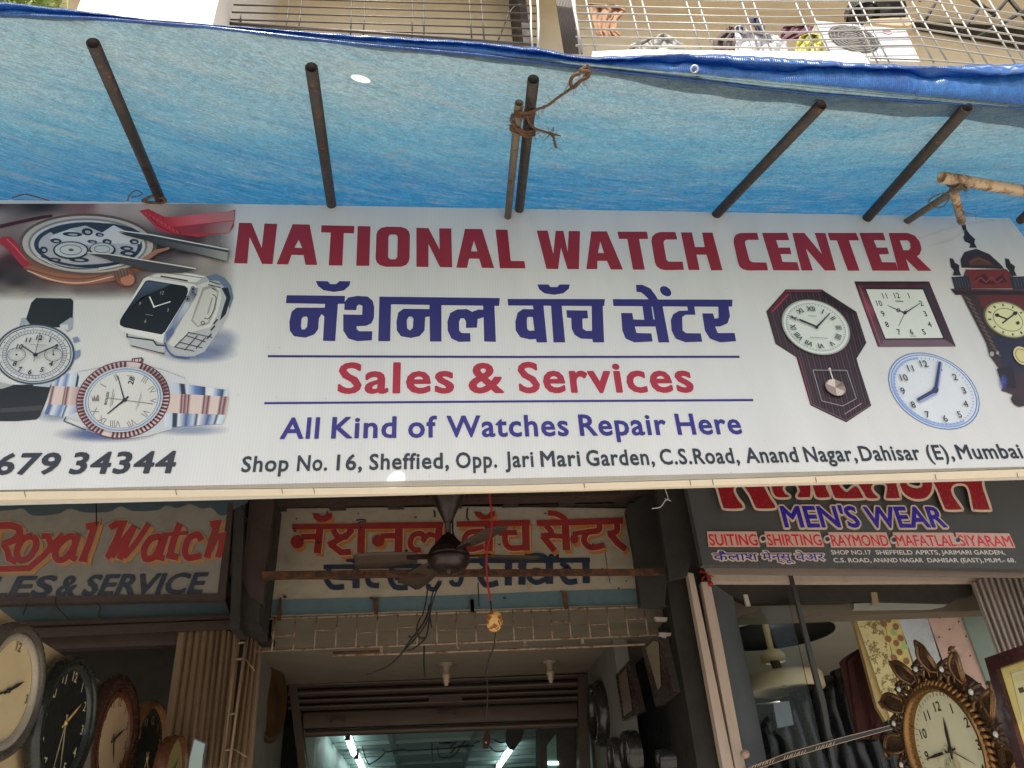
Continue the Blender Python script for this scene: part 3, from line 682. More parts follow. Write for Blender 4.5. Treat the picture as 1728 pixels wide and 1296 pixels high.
for r_ in (1.22,): dial_ticks(p, (120,124,130), C_, (172,-6), (-5,-129), 1.18, 1.24, 24, 5)
for s_, x, y in (('11',172,12),('12',240,-2),('1',304,12),('2',344,52),('4',310,156),('5',255,192),('6',182,206),('7',122,190),('8',90,156),('10',120,52)): p.txt((40,42,48), s_, (x, y), 30, .035, 0, 1.1)
for x in (100, 324): p.ring((90,94,100), 4, (x, 102), (54,-2), (2,40)); p.ring((150,150,148), 2, (x, 102), (42,-2), (2,30)); dial_ticks(p, (90,94,100), (x, 102), (54,-2), (2,-40), .84, 1.0, 12, 2); p.ell((46,50,58), (x, 102), (7,0), (0,6))
p.line((46,50,58), 5, 324,102, 322,72); p.line((90,94,100), 3, 185,42, 285,45); p.line((120,124,128), 2, 210,54, 265,56)
p.line((34,36,44), 8, 215,102, 135,48); p.line((34,36,44), 8, 215,102, 345,46); p.line((40,44,54), 4, 204,146, 244,-30); p.ell((34,36,44), (215,103), (15,0), (0,12))
p.done('printed_watch')

p = Pic('A5', 1.2)   # two-tone watch with fluted bezel
p.blob((70,92,140), (640, 585), 330, 55, .9); p.blob((120,140,170), (1150, 560), 260, 40, .6); p.blob((110,130,160), (330, 470), 130, 50, .5)
W1, W2, B1, B2, D1, P1, P2, MR = (206,210,212), (176,190,204), (92,122,170), (60,84,134), (40,48,72), (206,186,176), (176,150,146), (96,44,56)
p.grad((345,232, 520,196, 505,300, 325,294), (0, W2), (.1, B1), (.2, W1), (.38, B1), (.5, W1), (.72, W2), (.74, D1), (.8, D1), (.82, W1), (1, W2))
p.grad((315,292, 505,300, 490,412, 290,405), (0, P2), (.06, MR), (.12, P1), (.4, P1), (.44, MR), (.47, P2), (.52, MR), (.6, P1), (.85, P2), (1, P1))
p.grad((290,405, 500,412, 470,500, 268,462), (0, B1), (.1, B2), (.2, W1), (.42, B1), (.5, W2), (.54, D1), (.6, W1), (1, B1))
p.poly((200,202,200), 470,205, 560,190, 740,152, 850,150, 1000,196, 1130,245, 1120,300, 1000,300, 500,300); p.line((150,158,168), 4, 478,206, 740,156); p.line((150,158,168), 4, 850,154, 1005,200, 1125,246)
p.poly((190,194,194), 390,480, 520,520, 640,590, 800,610, 900,595, 1040,555, 1090,460, 900,480, 500,440); p.line((60,70,92), 7, 402,478, 388,505, 520,560); p.line((150,160,174), 4, 520,560, 640,596)
p.grad((985,262, 1388,318, 1378,364, 1000,335), (0, W1), (.24, W2), (.28, D1), (.33, D1), (.36, W1), (.5, B1), (.6, B2), (.64, D1), (.67, W1), (.76, W1), (.86, B1), (.92, D1), (.95, W2), (1, W1))
p.grad((1010,335, 1392,358, 1372,470, 1005,455), (0, P1), (.22, P1), (.25, MR), (.28, P2), (.3, MR), (.34, P2), (.36, MR), (.4, P1), (.58, P1), (.61, MR), (.64, P2), (.68, MR), (.72, P1), (.84, P1), (.88, MR), (.91, P2), (.94, MR), (1, P1))
p.grad((1000,455, 1372,468, 1352,522, 1000,545), (0, W1), (.12, W2), (.14, D1), (.2, D1), (.23, W1), (.36, B2), (.48, W2), (.53, D1), (.57, W1), (.72, B2), (.82, W2), (.86, D1), (.9, W1), (1, W2))
C_ = (748, 376)
p.poly((92,48,60), 800,125, 862,118, 872,130, 862,168, 800,160); p.poly((196,180,176), 806,132, 858,126, 856,142, 808,148); p.line((96,46,58), 5, 818,128, 816,158); p.line((96,46,58), 5, 842,126, 842,156)
p.ell((108,56,66), C_, (284,-46), (30,232)); p.ell((200,188,182), C_, (278,-45), (29,226))
for i in range(64):
    if i in (50, 51, 52, 20, 21): continue
    a_ = 2 * math.pi * (i + .5) / 64; q = lambda r_: (C_[0] + r_ * (278 * math.cos(a_) + 29 * math.sin(a_)), C_[1] + r_ * (-45 * math.cos(a_) + 226 * math.sin(a_)))
    p.line((92,40,54), 13, *q(.86), *q(1.0))
p.ell((196,190,184), C_, (240,-39), (25,194)); p.ell((120,146,180), C_, (232,-38), (24,187)); p.ell((190,200,204), C_, (222,-36), (23,178)); p.ell((88,96,112), C_, (214,-35), (22,171)); p.ell((201,200,191), C_, (210,-34), (22,168))
for s_, x, y, rt in (('III',880,254,-60),('IV',925,318,-30),('V',932,382,0),('VI',885,458,32),('VII',800,520,60),('VIII',700,524,90),('IX',618,500,125),('X',575,448,150),('I',625,288,-150),('II',705,240,-115)): p.txt((130,118,118), s_, (x, y), 44, -.004, rt + 90, .8)
p.txt((40,42,48), '28', (797, 260), 34, .02, -72); p.line((120,120,118), 3, 770,230, 815,234)
p.poly((130,112,110), 556,350, 566,372, 572,348, 582,370, 592,346, 600,350, 602,384, 560,384)
p.txt((60,60,62), 'ROLEX', (648, 366), 16, .02, -78, 1.2); p.line((110,108,106), 3, 668,420, 690,310); p.line((110,108,106), 3, 680,410, 694,340); p.line((130,128,124), 2, 825,440, 858,330); p.line((130,128,124), 2, 838,420, 862,345)
p.line((34,38,46), 9, 755,376, 714,230, w2=5); p.line((34,38,46), 12, 758,376, 652,462, w2=6); p.line((90,90,90), 3, 650,364, 930,402); p.line((34,38,46), 10, 735,398, 780,356); p.ell((34,38,46), (758,377), (14,-2), (2,12))
p.done('printed_watch')

# ---- printed clocks on the right
p = Pic('A8')   # octagonal pendulum clock
OCT = (325,460, 528,460, 722,585, 778,760, 722,850, 806,1112, 665,1205, 465,1110, 385,840, 268,765, 216,583)
p.poly((52,38,42), *OCT)
def inside(pt, poly):
    c = False; j = len(poly) - 1
    for i in range(len(poly)):
        (xi, yi), (xj, yj) = poly[i], poly[j]
        if (yi > pt[1]) != (yj > pt[1]) and pt[0] < (xj - xi) * (pt[1] - yi) / (yj - yi) + xi: c = not c
        j = i
    return c
op = [(OCT[i], OCT[i + 1]) for i in range(0, len(OCT), 2)]
for k in range(-6, 44):      # wood grain runs down the case
    x0 = 200 + k * 16; run = []
    for j in range(0, 60):
        y = 462 + j * 12.6; x = x0 + (y - 460) * .27
        if inside((x - 4, y), op) and inside((x + 4, y), op): run.append((x, y))
    if len(run) > 4: p.line((78,64,70) if k % 2 else (64,50,55), 5, *[q for pt in (run[0], run[len(run) // 2], run[-1]) for q in pt])
p.poly((96,32,44), 325,468, 352,490, 258,585, 228,583); p.line((150,80,88), 4, 340,488, 246,590); p.line((120,50,60), 8, 330,470, 525,470); p.poly((40,28,32), 530,468, 716,588, 690,600, 540,500)
p.line((150,120,124), 5, 655,1160, 752,1098); p.line((120,90,96), 3, 470,1102, 665,1195, 795,1112); p.line((120,60,70), 6, 400,842, 470,1100)
C_ = (495, 672)
p.ell((60,46,48), C_, (192,3), (-44,-160)); p.ell((150,150,146), C_, (187,3), (-42,-155)); p.ell((200,206,196), C_, (178,2), (-40,-149)); p.ring((140,142,138), 2, C_, (162,2), (-36,-134)); dial_ticks(p, (80,84,84), C_, (150,2), (-34,-122), 1.02, 1.08, 60, 2)
for s_, k in (('XII',0),('I',1),('II',2),('III',3),('IIII',4),('V',5),('VI',6),('VII',7),('VIII',8),('IX',9),('X',10),('XI',11)):
    a_ = R(30 * k); sx, cx_ = math.sin(a_), math.cos(a_); uu, vv = (150, 2), (-34, -122)
    c0 = (C_[0] + .86 * (uu[0] * sx + vv[0] * cx_), C_[1] + .86 * (uu[1] * sx + vv[1] * cx_)); kk = FR['A8'][2]
    p.txt((44,46,52), s_, c0, 1, .02, u=((uu[0] * cx_ - vv[0] * sx) * .19 / kk, (uu[1] * cx_ - vv[1] * sx) * .19 / kk), v=((uu[0] * sx + vv[0] * cx_) * .22 / kk, (uu[1] * sx + vv[1] * cx_) * .22 / kk))
p.line((38,40,48), 11, 500,670, 575,592, w2=5); p.line((38,40,48), 11, 500,670, 402,626, w2=5); p.line((44,46,52), 4, 500,672, 345,608); p.ell((44,46,52), (500,673), (9,0), (0,8)); p.line((110,112,110), 3, 452,608, 498,610); p.line((120,122,120), 3, 462,728, 562,734)
p.line((150,150,150), 3, 478,912, 668,914, 722,1072, 645,1114, 528,1085, 478,912); p.line((196,192,184), 6, 572,905, 592,968); p.ell((210,206,196), (572,905), (6,0), (0,6))
p.ell((140,122,112), (605,1010), (56,6), (-12,-46)); p.poly((196,182,168), 605,1010, 556,990, 570,966, 600,962); p.poly((186,172,160), 605,1010, 655,1030, 640,1052, 612,1056); p.poly((110,94,86), 605,1010, 640,975, 658,1000)
p.done('printed_clock')
p = Pic('A8')   # square framed clock
p.poly((74,36,46), 710,415, 1130,415, 1280,780, 843,783); p.poly((48,32,40), 710,415, 1130,415, 1118,432, 735,432); p.poly((104,84,92), 862,742, 1215,738, 1280,780, 843,783); p.poly((112,48,60), 735,432, 760,440, 872,760, 850,776)
p.grad((716,418, 848,778, 880,740, 772,455), (0, (60,26,36)), (.4, (130,62,76)), (.6, (96,44,58)), (1, (84,66,76))); p.line((150,100,108), 3, 740,440, 858,770); p.poly((60,44,52), 1095,448, 1125,425, 1272,772, 1222,745)
p.poly((40,30,36), 768,450, 1100,452, 1218,740, 880,742); p.poly((204,208,198), 776,459, 1094,461, 1208,732, 885,735)
for s_, x, y in (('11',880,495),('12',948,493),('1',1015,493),('10',850,537),('2',1085,537),('9',870,595),('3',1108,595),('8',893,655),('4',1132,655),('7',960,697),('6',1030,697),('5',1100,697)): p.txt((46,50,54), s_, (x, y), 34, .012, 0, .85)
p.line((52,54,58), 8, 995,592, 960,578, 898,550, w2=3); p.ring((52,54,58), 4, (957,577), (9,0), (0,9)); p.line((52,54,58), 8, 995,592, 1082,536, w2=3); p.line((70,72,74), 3, 1004,572, 960,664); p.ell((44,46,50), (995,590), (11,0), (0,10)); p.line((90,94,92), 5, 942,525, 985,527); p.line((120,122,120), 3, 1022,722, 1058,722)
p.done('printed_clock')
p = Pic('A8', 1.22)   # round blue rimmed clock
C_ = (1157, 1030); U_, V_ = (237, 2), (-80, -210)
p.ell((84,104,150), C_, (243,2), (-82,-216)); p.ell((196,206,220), C_, (238,2), (-80,-211)); p.ell((96,124,180), C_, (230,2), (-78,-204)); p.ell((206,212,216), C_, (224,2), (-76,-199))
p.ring((150,176,220), 14, (1157,1032), (214,2), (-73,-188), 95, 300)
p.blob((130,150,200), (1150,1010), 60, 60, .5); p.ell((208,212,214), (1160,1036), (196,2), (-66,-174))
dial_ticks(p, (110,130,170), C_, U_, V_, .86, .9, 60, 3)
for s_, x, y in (('12',1100,875),('1',1195,897),('2',1275,950),('3',1325,1025),('4',1335,1100),('5',1300,1160),('6',1220,1182),('7',1120,1160),('8',1040,1105),('9',982,1027),('10',988,953),('11',1025,900)): p.txt((58,60,66), s_, (x, y), 40, .012, 0, .95)
p.line((140,152,200), 20, 1172,1030, 1196,870); p.line((140,152,200), 22, 1172,1032, 1075,1086); p.line((58,60,96), 20, 1166,1026, 1190,864, w2=14); p.line((58,60,90), 22, 1166,1024, 1064,1080, w2=18); p.ell((58,60,96), (1165,1024), (18,0), (0,18))
p.done('printed_clock')
p = Pic('A8')   # carved tall clock, cut by the banner's end
p.poly((44,38,44), 1310,92, 1334,92, 1340,125, 1358,150, 1388,178, 1384,200, 1398,226, 1356,226, 1362,204, 1330,190, 1322,168, 1330,150, 1318,122); p.poly((52,42,46), 1306,292, 1328,250, 1395,232, 1468,262, 1530,318, 1552,345, 1312,338)
p.poly((84,56,44), 1345,300, 1400,272, 1470,300, 1490,325, 1360,325); p.line((120,80,60), 4, 1360,310, 1410,285, 1470,312)
p.poly((42,38,44), 1245,285, 1265,288, 1275,310, 1300,325, 1298,350, 1310,382, 1262,382, 1270,355, 1252,335); p.poly((42,38,44), 1556,285, 1578,290, 1586,312, 1612,330, 1608,355, 1622,384, 1570,384, 1580,355, 1562,335)
p.poly((104,44,42), 1335,348, 1562,346, 1668,455, 1300,455); p.poly((70,28,30), 1380,400, 1440,370, 1480,420, 1540,372, 1570,420, 1500,432, 1430,430); p.line((140,70,62), 5, 1390,420, 1420,392, 1450,420, 1480,390, 1510,425, 1540,400)
p.poly((48,46,56), 1255,390, 1352,385, 1368,458, 1274,458); p.poly((48,46,56), 1580,390, 1690,385, 1700,458, 1600,458)
for i in range(5): p.line((78,76,88), 4, 1276 + i * 16, 396, 1290 + i * 16, 450); p.line((78,76,88), 4, 1606 + i * 16, 396, 1620 + i * 16, 450)
p.poly((46,34,36), 1250,456, 1700,460, 1702,490, 1278,490); p.line((96,60,56), 4, 1260,462, 1700,466)
p.poly((58,44,46), 1312,490, 1720,490, 1790,1000, 1700,1112, 1640,1115, 1600,1050, 1535,1025, 1545,1000, 1520,900, 1470,830, 1450,760)
p.poly((92,40,38), 1400,492, 1700,492, 1720,600, 1460,640); p.poly((44,42,56), 1480,720, 1740,700, 1760,900, 1560,930)
for i in range(13): p.line((92,78,76), 9, 1330 + i * 14, 500 + i * 26, 1362 + i * 14, 522 + i * 26)
p.poly((40,32,36), 1510,905, 1600,890, 1620,1010, 1545,1005); p.ell((50,40,42), (1625,1085), (32,4), (-12,-32)); p.blob((90,100,180), (1545,980), 30, 50, .5)
p.ell((92,82,60), (1570,630), (132,2), (-36,-106)); p.ell((196,196,150), (1572,630), (122,2), (-34,-98)); p.ring((110,106,80), 4, (1572,630), (80,2), (-22,-64)); p.ring((140,136,100), 3, (1572,630), (118,2), (-32,-94)); dial_ticks(p, (86,82,66), (1572,630), (104,2), (-28,-84), .9, 1.06, 12, 9)
p.line((42,40,44), 8, 1572,628, 1500,600); p.line((42,40,44), 8, 1540,650, 1625,585); p.ell((42,40,44), (1512,604), (12,0), (0,10)); p.ell((42,40,44), (1612,594), (12,0), (0,10)); p.ell((60,56,50), (1628,648), (10,0), (0,10))
p.ell((190,180,130), (1650,832), (46,2), (-14,-52)); p.ring((110,96,66), 4, (1650,832), (34,2), (-10,-38)); p.ell((150,146,140), (1482,822), (12,0), (0,14)); p.ell((150,146,140), (1514,816), (8,0), (0,10))
p.done('printed_clock')
# creases at the folded corner, drawn as thin darker lines
mb = MB(); mb.stroke(SGN, F('A8', 1070,175, 1200,130, 1330,95, 1500,70), .8, (.62, .61, .58), .0016); mb.stroke(SGN, F('A8', 1130,215, 1260,180, 1330,130), .8, (.62, .61, .58), .0017)
mb.build('crease', M['ink'], banner)
# ------------------------------------------------------------------ street
mb = MB(); mb.add([(-300, -300, 0), (300, -300, 0), (300, 300, 0), (-300, 300, 0)], [(0, 1, 2, 3)])
tag(mb.build('street', M['ground']), kind='structure')
mb = MB(); mb.box((-14, -4.5, .004), (14, 1.9, .13)); tag(mb.build('bounce_pavement', M['pave']), kind='structure')  # unseen pale paving, added to bounce sunlight up onto the shop fronts

# ------------------------------------------------------------------ blue tarpaulin awning
SL = math.tan(R(15.6))
AW = Plane((0, 0, 3.82), (0, SL, -1))
aw = thing('tarpaulin_awning', 'sloping blue tarpaulin awning stretched over the dark poles above the banner', 'awning', (.3, -.4, 3.68))
EDGE = [(-800, -30), (-330, 2), (0, 24), (163, 31), (347, 45), (600, 74), (803, 92), (990, 115), (1160, 134), (1371, 158), (1728, 183), (1990, 204), (2500, 250)]
HTOP = [(-800, -40), (-330, -6), (0, 4), (104, 14), (243, 32), (420, 46), (560, 56), (768, 68), (905, 80), (985, 96), (1062, 94), (1160, 90), (1300, 96), (1451, 106), (1560, 112), (1728, 108), (1990, 96), (2500, 150)]
def interp(poly, x):
    for a, b in zip(poly, poly[1:]):
        if a[0] <= x <= b[0]: return a[1] + (b[1] - a[1]) * (x - a[0]) / (b[0] - a[0])
    return poly[-1][1] if x > poly[-1][0] else poly[0][1]
edge3 = [AW.P((x, interp(EDGE, x))) for x in range(-800, 2501, 20)]
def yedge(x):
    for a, b in zip(edge3, edge3[1:]):
        if a.x <= x <= b.x: return a.y + (b.y - a.y) * (x - a.x) / (b.x - a.x)
    return edge3[0].y if x < edge3[0].x else edge3[-1].y
xa, xb = edge3[0].x, edge3[-1].x
POLE_X = [-.95, -.34, .33, 1.21, 1.77]
def sag(x, y):
    d = min(abs(x - q) for q in POLE_X)
    f = max(0, min(1, -y / .7)) * (1 - min(1, -y / .80) ** 5 if y < 0 else 1)
    return -.014 * min(1, d / .3) * f + .004 * math.sin(x * 9 + y * 14) * f + .003 * math.sin(x * 23 - y * 9)
hole_c = AW.P((608.5, 133.5)); hole = [AW.P(q) for q in ell((608.5, 133.5), (16.5, 4.5), (-2.5, 5.2), 16)]
pts = []; NX, NY = 110, 40
for j in range(NY + 1):
    for i in range(NX + 1):
        x = xa + (xb - xa) * i / NX; y = yedge(x) * (1 - j / NY) + .85 * j / NY
        if (V((x, y)) - hole_c.xy).length > .035: pts.append((x, y))
ring0 = len(pts); pts += [(q.x, q.y) for q in hole]
res = delaunay_2d_cdt([V(q) for q in pts], [(ring0 + i, ring0 + (i + 1) % 16) for i in range(16)], [], 0, 1e-6)
hp = [(q.x, q.y) for q in hole]
tv = [V((q.x, q.y, 3.82 + SL * q.y + sag(q.x, q.y))) for q in res[0]]
tf = []
for f in res[2]:
    c = sum((res[0][i] for i in f), V((0, 0))) / len(f)
    if not inside((c.x, c.y), hp): tf.append(tuple(f))
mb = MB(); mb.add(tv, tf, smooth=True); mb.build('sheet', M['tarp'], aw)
rnd = random.Random(3); wr = [rnd.uniform(-1, 1) for _ in range(400)]
def wob(x, k):
    i = x * k; i0 = int(math.floor(i)); f = i - i0; f = f * f * (3 - 2 * f)
    return wr[i0 % 400] * (1 - f) + wr[(i0 + 1) % 400] * f
def hemfn(u, v_):
    """the doubled lip: two soft rolls, one above the other, their street faces upright"""
    px = -780 + 3260 * u
    e = interp(EDGE, px); t = min(interp(HTOP, px), e - 3)
    b = AW.P((px, e)); b.z += sag(b.x, b.y) - .005
    h = max(.004, (e - t) / FOC * 1.75); sc = min(1.0, h / .045)
    mid = .52 + .16 * wob(px + 900, .006) + .06 * wob(px + 700, .03)
    if px > 1300: mid += .25 * min(1, (px - 1300) / 120)
    up1, up2 = .13 + .07 * wob(px + 1000, .011), .16 + .10 * wob(px + 1200, .009)
    y1 = b.y - .35 * h * mid - .012 * sc; y2 = y1 - .4 * h * (1 - mid) - .010 * sc
    L = lambda f, y: YP(y).P((px, e + (t - e) * f))
    key = [b, L(.5 * (mid - up1), b.y * .4 + y1 * .6 - .004 * sc), L(mid - up1, y1), L(mid, y1 + .002), L(mid + .03, y1 + .014 * sc), L(mid + .06, y1 + .004), L(1 - up2, y2), L(1, y2 + .004), L(1, y2 + .004) + V((0, .02 * sc, .012 * sc)), L(1, y2) + V((0, .05 * sc, .004 * sc))]
    x = v_ * (len(key) - 1); k = min(int(x), len(key) - 2); f = x - k
    p0, p1_, p2_, p3 = (key[max(0, min(len(key) - 1, k + j))] for j in (-1, 0, 1, 2))
    q = .5 * ((2 * p1_) + (p2_ - p0) * f + (2 * p0 - 5 * p1_ + 4 * p2_ - p3) * f * f + (3 * p1_ - p0 - 3 * p2_ + p3) * f ** 3)
    n = wob(px + 900 + 37 * v_, .06) * .6 + wob(px + 1500 - 80 * v_, .13) * .4
    return q + V((0, -.0035, .002)) * n * sc * math.sin(min(1, v_ * 3) * 1.57)
mb = MB(); mb.grid(hemfn, 420, 36); mb.build('hem', M['hem'], aw)
# stitched edge rope along the lower lip
mb = MB(); mb.tube([AW.P((x, interp(EDGE, x) - 1), .004) + V((0, 0, sag(0, 0) - .004)) for x in range(-780, 2481, 18)], .0045, 6); mb.build('edge_cord', M['hem'], aw)
ue = (1171.5 + 780) / 3260; e0 = min((hemfn(ue, k / 60) for k in range(5, 40)), key=lambda q: (q - CAM).normalized().cross(ray((1171.5, 117.5))).length); dr = (CAM - e0).normalized(); e0 = e0 + dr * .006
mb = MB(); mb.lathe(e0, dr + V((.1, -.1, -.3)), [(.0075, -.004), (.0085, .003), (.0115, .005), (.0135, .002), (.012, -.004), (.0075, -.004)], 24, (.82, .80, .76)); mb.build('eyelet', M['gloss'], aw)

# ------------------------------------------------------------------ poles carrying it
def pole(a, b, wpx, m, label, off=.022, grp='dark poles under the tarpaulin'):
    A_, B_ = AW.P(a, off), AW.P(b, off)
    d = (B_ - A_).normalized(); B2 = B_ + d * .05
    r = wpx / 2 / FOC * ((A_ - CAM).dot(ray((CX, CY))))
    mb = MB(); mb.pipe(A_, B2, r, .0035)
    return tag(mb.build('awning_pole', m), label, 'pole', grp)
pole((157, 73), (272, 340), 22.5, M['pipe'], 'dark open-ended steel pole at the far left of the awning, leaning left')
pole((525.5, 114), (560, 350), 21.5, M['pipe'], 'dark open-ended steel pole, second from the left, right of the leftmost pole')
pole((900, 134), (876, 355), 20, M['pipe'], 'longer dark pole of the roped pair in the middle of the awning', .022)
pole((876, 174), (858, 355), 15, M['pipe_pale'], 'thinner shiny grey pole lashed beside the dark middle pole', .062)
pole((1386, 177), (1210, 361), 20, M['pipe'], 'dark steel pole leaning right, between the roped pair and the rightmost pole')
pole((1632, 181), (1468, 363), 20.5, M['pipe'], 'rightmost dark awning pole, its end tucked under the blue hem')

# jute rope lashing the middle pair to the hem
def rope_path(pts, off): return [AW.P(q, o) for q, o in zip(pts, off)]
mb = MB()
def strand(P3, r, turns=26, n=90, fuzz=14, rs=1):
    r *= .8; fuzz = int(fuzz * 2.2)
    rr = random.Random(rs); sp = []
    for i in range(n + 1):
        t = i / n * (len(P3) - 1); k = min(int(t), len(P3) - 2); f = t - k
        a, b, c, d = (P3[max(0, min(len(P3) - 1, k + j))] for j in (-1, 0, 1, 2))
        sp.append(.5 * ((2 * b) + (c - a) * f + (2 * a - 5 * b + 4 * c - d) * f * f + (3 * b - a - 3 * c + d) * f ** 3))
    for ph in range(3):
        q = []
        for i, p_ in enumerate(sp):
            tn = (sp[min(n, i + 1)] - sp[max(0, i - 1)]).normalized(); e = tn.orthogonal().normalized(); g = tn.cross(e)
            an = turns * 2 * math.pi * i / n + ph * 2.094
            q.append(p_ + (e * math.cos(an) + g * math.sin(an)) * r * .55)
        mb.tube(q, r * .62, 5)
    for i in range(fuzz):
        p_ = sp[rr.randrange(n)]; d = V((rr.uniform(-1, 1), rr.uniform(-1, 1), rr.uniform(-1, 1))).normalized() * rr.uniform(.01, .035)
        mb.tube([p_, p_ + d * .6, p_ + d + V((0, 0, -.004))], .0006, 3)
strand(rope_path(F('C8', 178,412, 230,420, 300,395, 390,360, 470,300, 570,230, 640,170, 690,120, 700,40), (.09, .088, .07, .062, .055, .05, .04, .03, .01)), .0052, 24, 90, 30)
strand(rope_path(F('C8', 640,110, 590,130, 568,180, 590,220, 650,165, 700,140, 710,100, 650,90, 690,60), (.04, .05, .05, .045, .05, .05, .045, .05, .03)), .007, 12, 60, 22, 5)
for k, y in enumerate((0, 14, 30, 120, 140, 158)):
    dx = -40 if k > 2 else 0
    strand(rope_path(F('C8', 135 + dx, 408 + y * .9, 180, 418 + y + (14 if k > 2 else 0), 240, 420 + y + (26 if k > 2 else 0), 290 - (0 if k > 2 else 0), 392 + y + (40 if k > 2 else 0)), (.07, .088, .07, .04)), .0055, 9, 24, 8, 20 + k)
strand(rope_path(F('C8', 115,430, 108,480, 130,520, 180,575, 240,600, 285,560), (.06, .075, .082, .088, .066, .03)), .0062, 10, 30, 10, 31)
strand(rope_path(F('C8', 225,440, 250,500, 300,545, 390,575, 430,600, 445,650, 455,690), (.09, .08, .06, .05, .05, .05, .05)), .0050, 16, 60, 26, 41)
strand(rope_path(F('C8', 400,575, 440,585, 490,600), (.05, .05, .05)), .0032, 6, 16, 10, 43)
tag(mb.build('jute_rope', M['jute']), 'frayed brown jute rope tying the two middle poles to the tarpaulin hem', 'rope')
for c, o_, r_, lb in (((700,972, 735,955, 790,962, 800,978, 740,985, 690,975), .035, .007, 'thick twist of brown rope round the foot of the leftmost pole'),
                     ((620,975, 632,945, 665,925, 690,945, 640,960), .03, .0026, 'thin stray loop of brown rope left of the leftmost pole foot'), ((60,960, 120,945, 170,955, 240,975), .03, .003, 'thin brown rope end lying along the banner top at the far left')):
    mb = MB(); strand([AW.P(q, o_) for q in F('A1', *c)], r_, 7, 40, 0, 51); tag(mb.build('rope_scrap', M['jute']), lb, 'rope')

# cream bracket at the right end
br = thing('pipe_bracket', 'rusty cream pipe bracket with strut at the right end of the awning', 'bracket', tuple(AW.P((1600, 330), .1)))
a_, b_ = AW.P(F1('A3', 1328, 862), .10), AW.P((1810, 336), .10)
mb = MB(); mb.pipe(a_, b_, .0215, .004); mb.build('arm', M['cream_pipe'], br)
mb = MB(); mb.pipe(AW.P(F1('A3', 1425, 905), .065), AW.P(F1('A3', 1130, 1095), .03), .0135, .003); mb.build('strut', M['pipe_pale'], br)
mb = MB(); mb.tube([AW.P(F1('A3', 1385, 925), .062), AW.P(F1('A3', 1425, 1075), .05)], .0165, 14); mb.build('post', M['cream_pipe'], br)
mb = MB()
for k in range(5): strand([AW.P(q, .125 if i in (1, 2) else .05) for i, q in enumerate(F('A3', 1345 + k * 20, 888 + k * 6, 1385 + k * 15, 915, 1420 + k * 6, 900 + k * 6, 1440, 875 + k * 10))], .006, 4, 20, 6, 60 + k)
strand([AW.P(q, .09) for q in F('A3', 1265,985, 1290,1008, 1340,1000, 1365,950, 1330,940, 1275,965, 1265,985)], .003, 4, 30, 6, 70)
strand([AW.P(q, .07) for q in F('A3', 1400,1010, 1450,1035, 1500,1048)], .002, 4, 20, 6, 71)
mb.build('binding', M['pipe_pale'], br)
mb = MB(); mb.pipe(AW.P((1722, 372), .04), AW.P((1760, 335), .04), .018, .003)
tag(mb.build('pipe_end', M['pipe']), 'dark pipe stub peeping out at the right frame edge above the banner corner', 'pipe')

# ------------------------------------------------------------------ the building over the shops
bld = thing('apartment_building', 'cream apartment building with shops below and caged balconies above', 'building', (.3, 1.2, 0))
def slab_box(name, a, b, m): q = MB(); q.box(a, b); return q.build(name, m, bld)
slab_box('upper_wall', (-6, .95, 3.46), (9, 1.2, 6.0), M['facade'])
UW = YP(1.75)
mb = MB(); mb.box((-6, 1.75, 5.6), (9, 1.95, 10.5)); mb.build('balcony_wall', M['facade'], bld)
# bright pier at the left, standing forward of the balcony recess
xl, xr = YP(.62).P((204, 20)).x, YP(.62).P((364, 20)).x
slab_box('unseen_shade_slab', (-6, .62, 8.05), (9, 1.75, 8.2), M['facade'])  # unseen slab added overhead to keep the balcony wall in shade
slab_box('pier', (xl, .62, 5.0), (xr, 1.75, 10.5), M['white'])
xl2 = YP(.9).P((128, 20)).x
slab_box('side_panel', (xl2, .9, 5.0), (xl, 1.75, 10.5), M['facade'])
xg = YP(.8).P((925, 40)).x; xg0 = YP(.8).P((906, 40)).x; xg1 = YP(.8).P((946, 40)).x
slab_box('dark_upright_strip', (xg0, 1.3, 5.0), (YP(.8).P((920, 40)).x, 1.75, 10.5), M['dark'])  # dark box standing upright in front of the balcony wall
# sunlit ledge seen over the hem
L1 = YP(.42)
mb = MB(); mb.slab(L1, F('A3', -370,250, -160,240, 300,246, 930,252, 975,300, 1000,420, -370,420), .25); mb.build('ledge', M['white'], bld)
# underside of the floor above, with its steel struts
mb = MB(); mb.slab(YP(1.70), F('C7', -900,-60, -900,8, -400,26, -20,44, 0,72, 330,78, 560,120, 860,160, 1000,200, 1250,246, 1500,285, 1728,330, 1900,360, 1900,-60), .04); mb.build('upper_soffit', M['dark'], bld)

def bars(name, label, pl, lines, r, m, grp, cat='window grille'):
    g = thing(name, label, cat, tuple(pl.P(lines[0][1][0])), grp)
    for nm, pts in lines:
        q = MB(); rr = r * (2.0 if nm == 'frame_bar' else 1.0)
        q.tube([pl.P(p_, .004 if nm == 'crossbar' else 0) for p_ in pts], rr, 6); q.build(nm, m, g)
    return g
G1 = YP(.85)
ln = [('crossbar', [(364, -12 + k * 12.6 - 6), (640, 2 + k * 12.6 - 12), (905, 9 + k * 12.9 - 12)]) for k in range(7)]
ln += [('upright', F('A2', *c)) for c in ((97,-10, 90,190), (162,-10, 152,190), (391,-10, 390,200), (448,-10, 447,200), (667,-10, 681,210), (724,-10, 742,210))]
ln += [('upright', F('A1', *c)) for c in ((1408,-10, 1385,180), (1468,-10, 1448,180))] + [('frame_bar', [(372, -6), (364, 46)]), ('frame_bar', [(364, 38), (640, 56), (905, 76)])]
bars('balcony_grille', 'dark thin barred balcony grille in front of the cream wall, left of the black upright strip', G1, ln, .0055, M['grille_d'], 'balcony grilles')
G2 = YP(.5)
ln = []
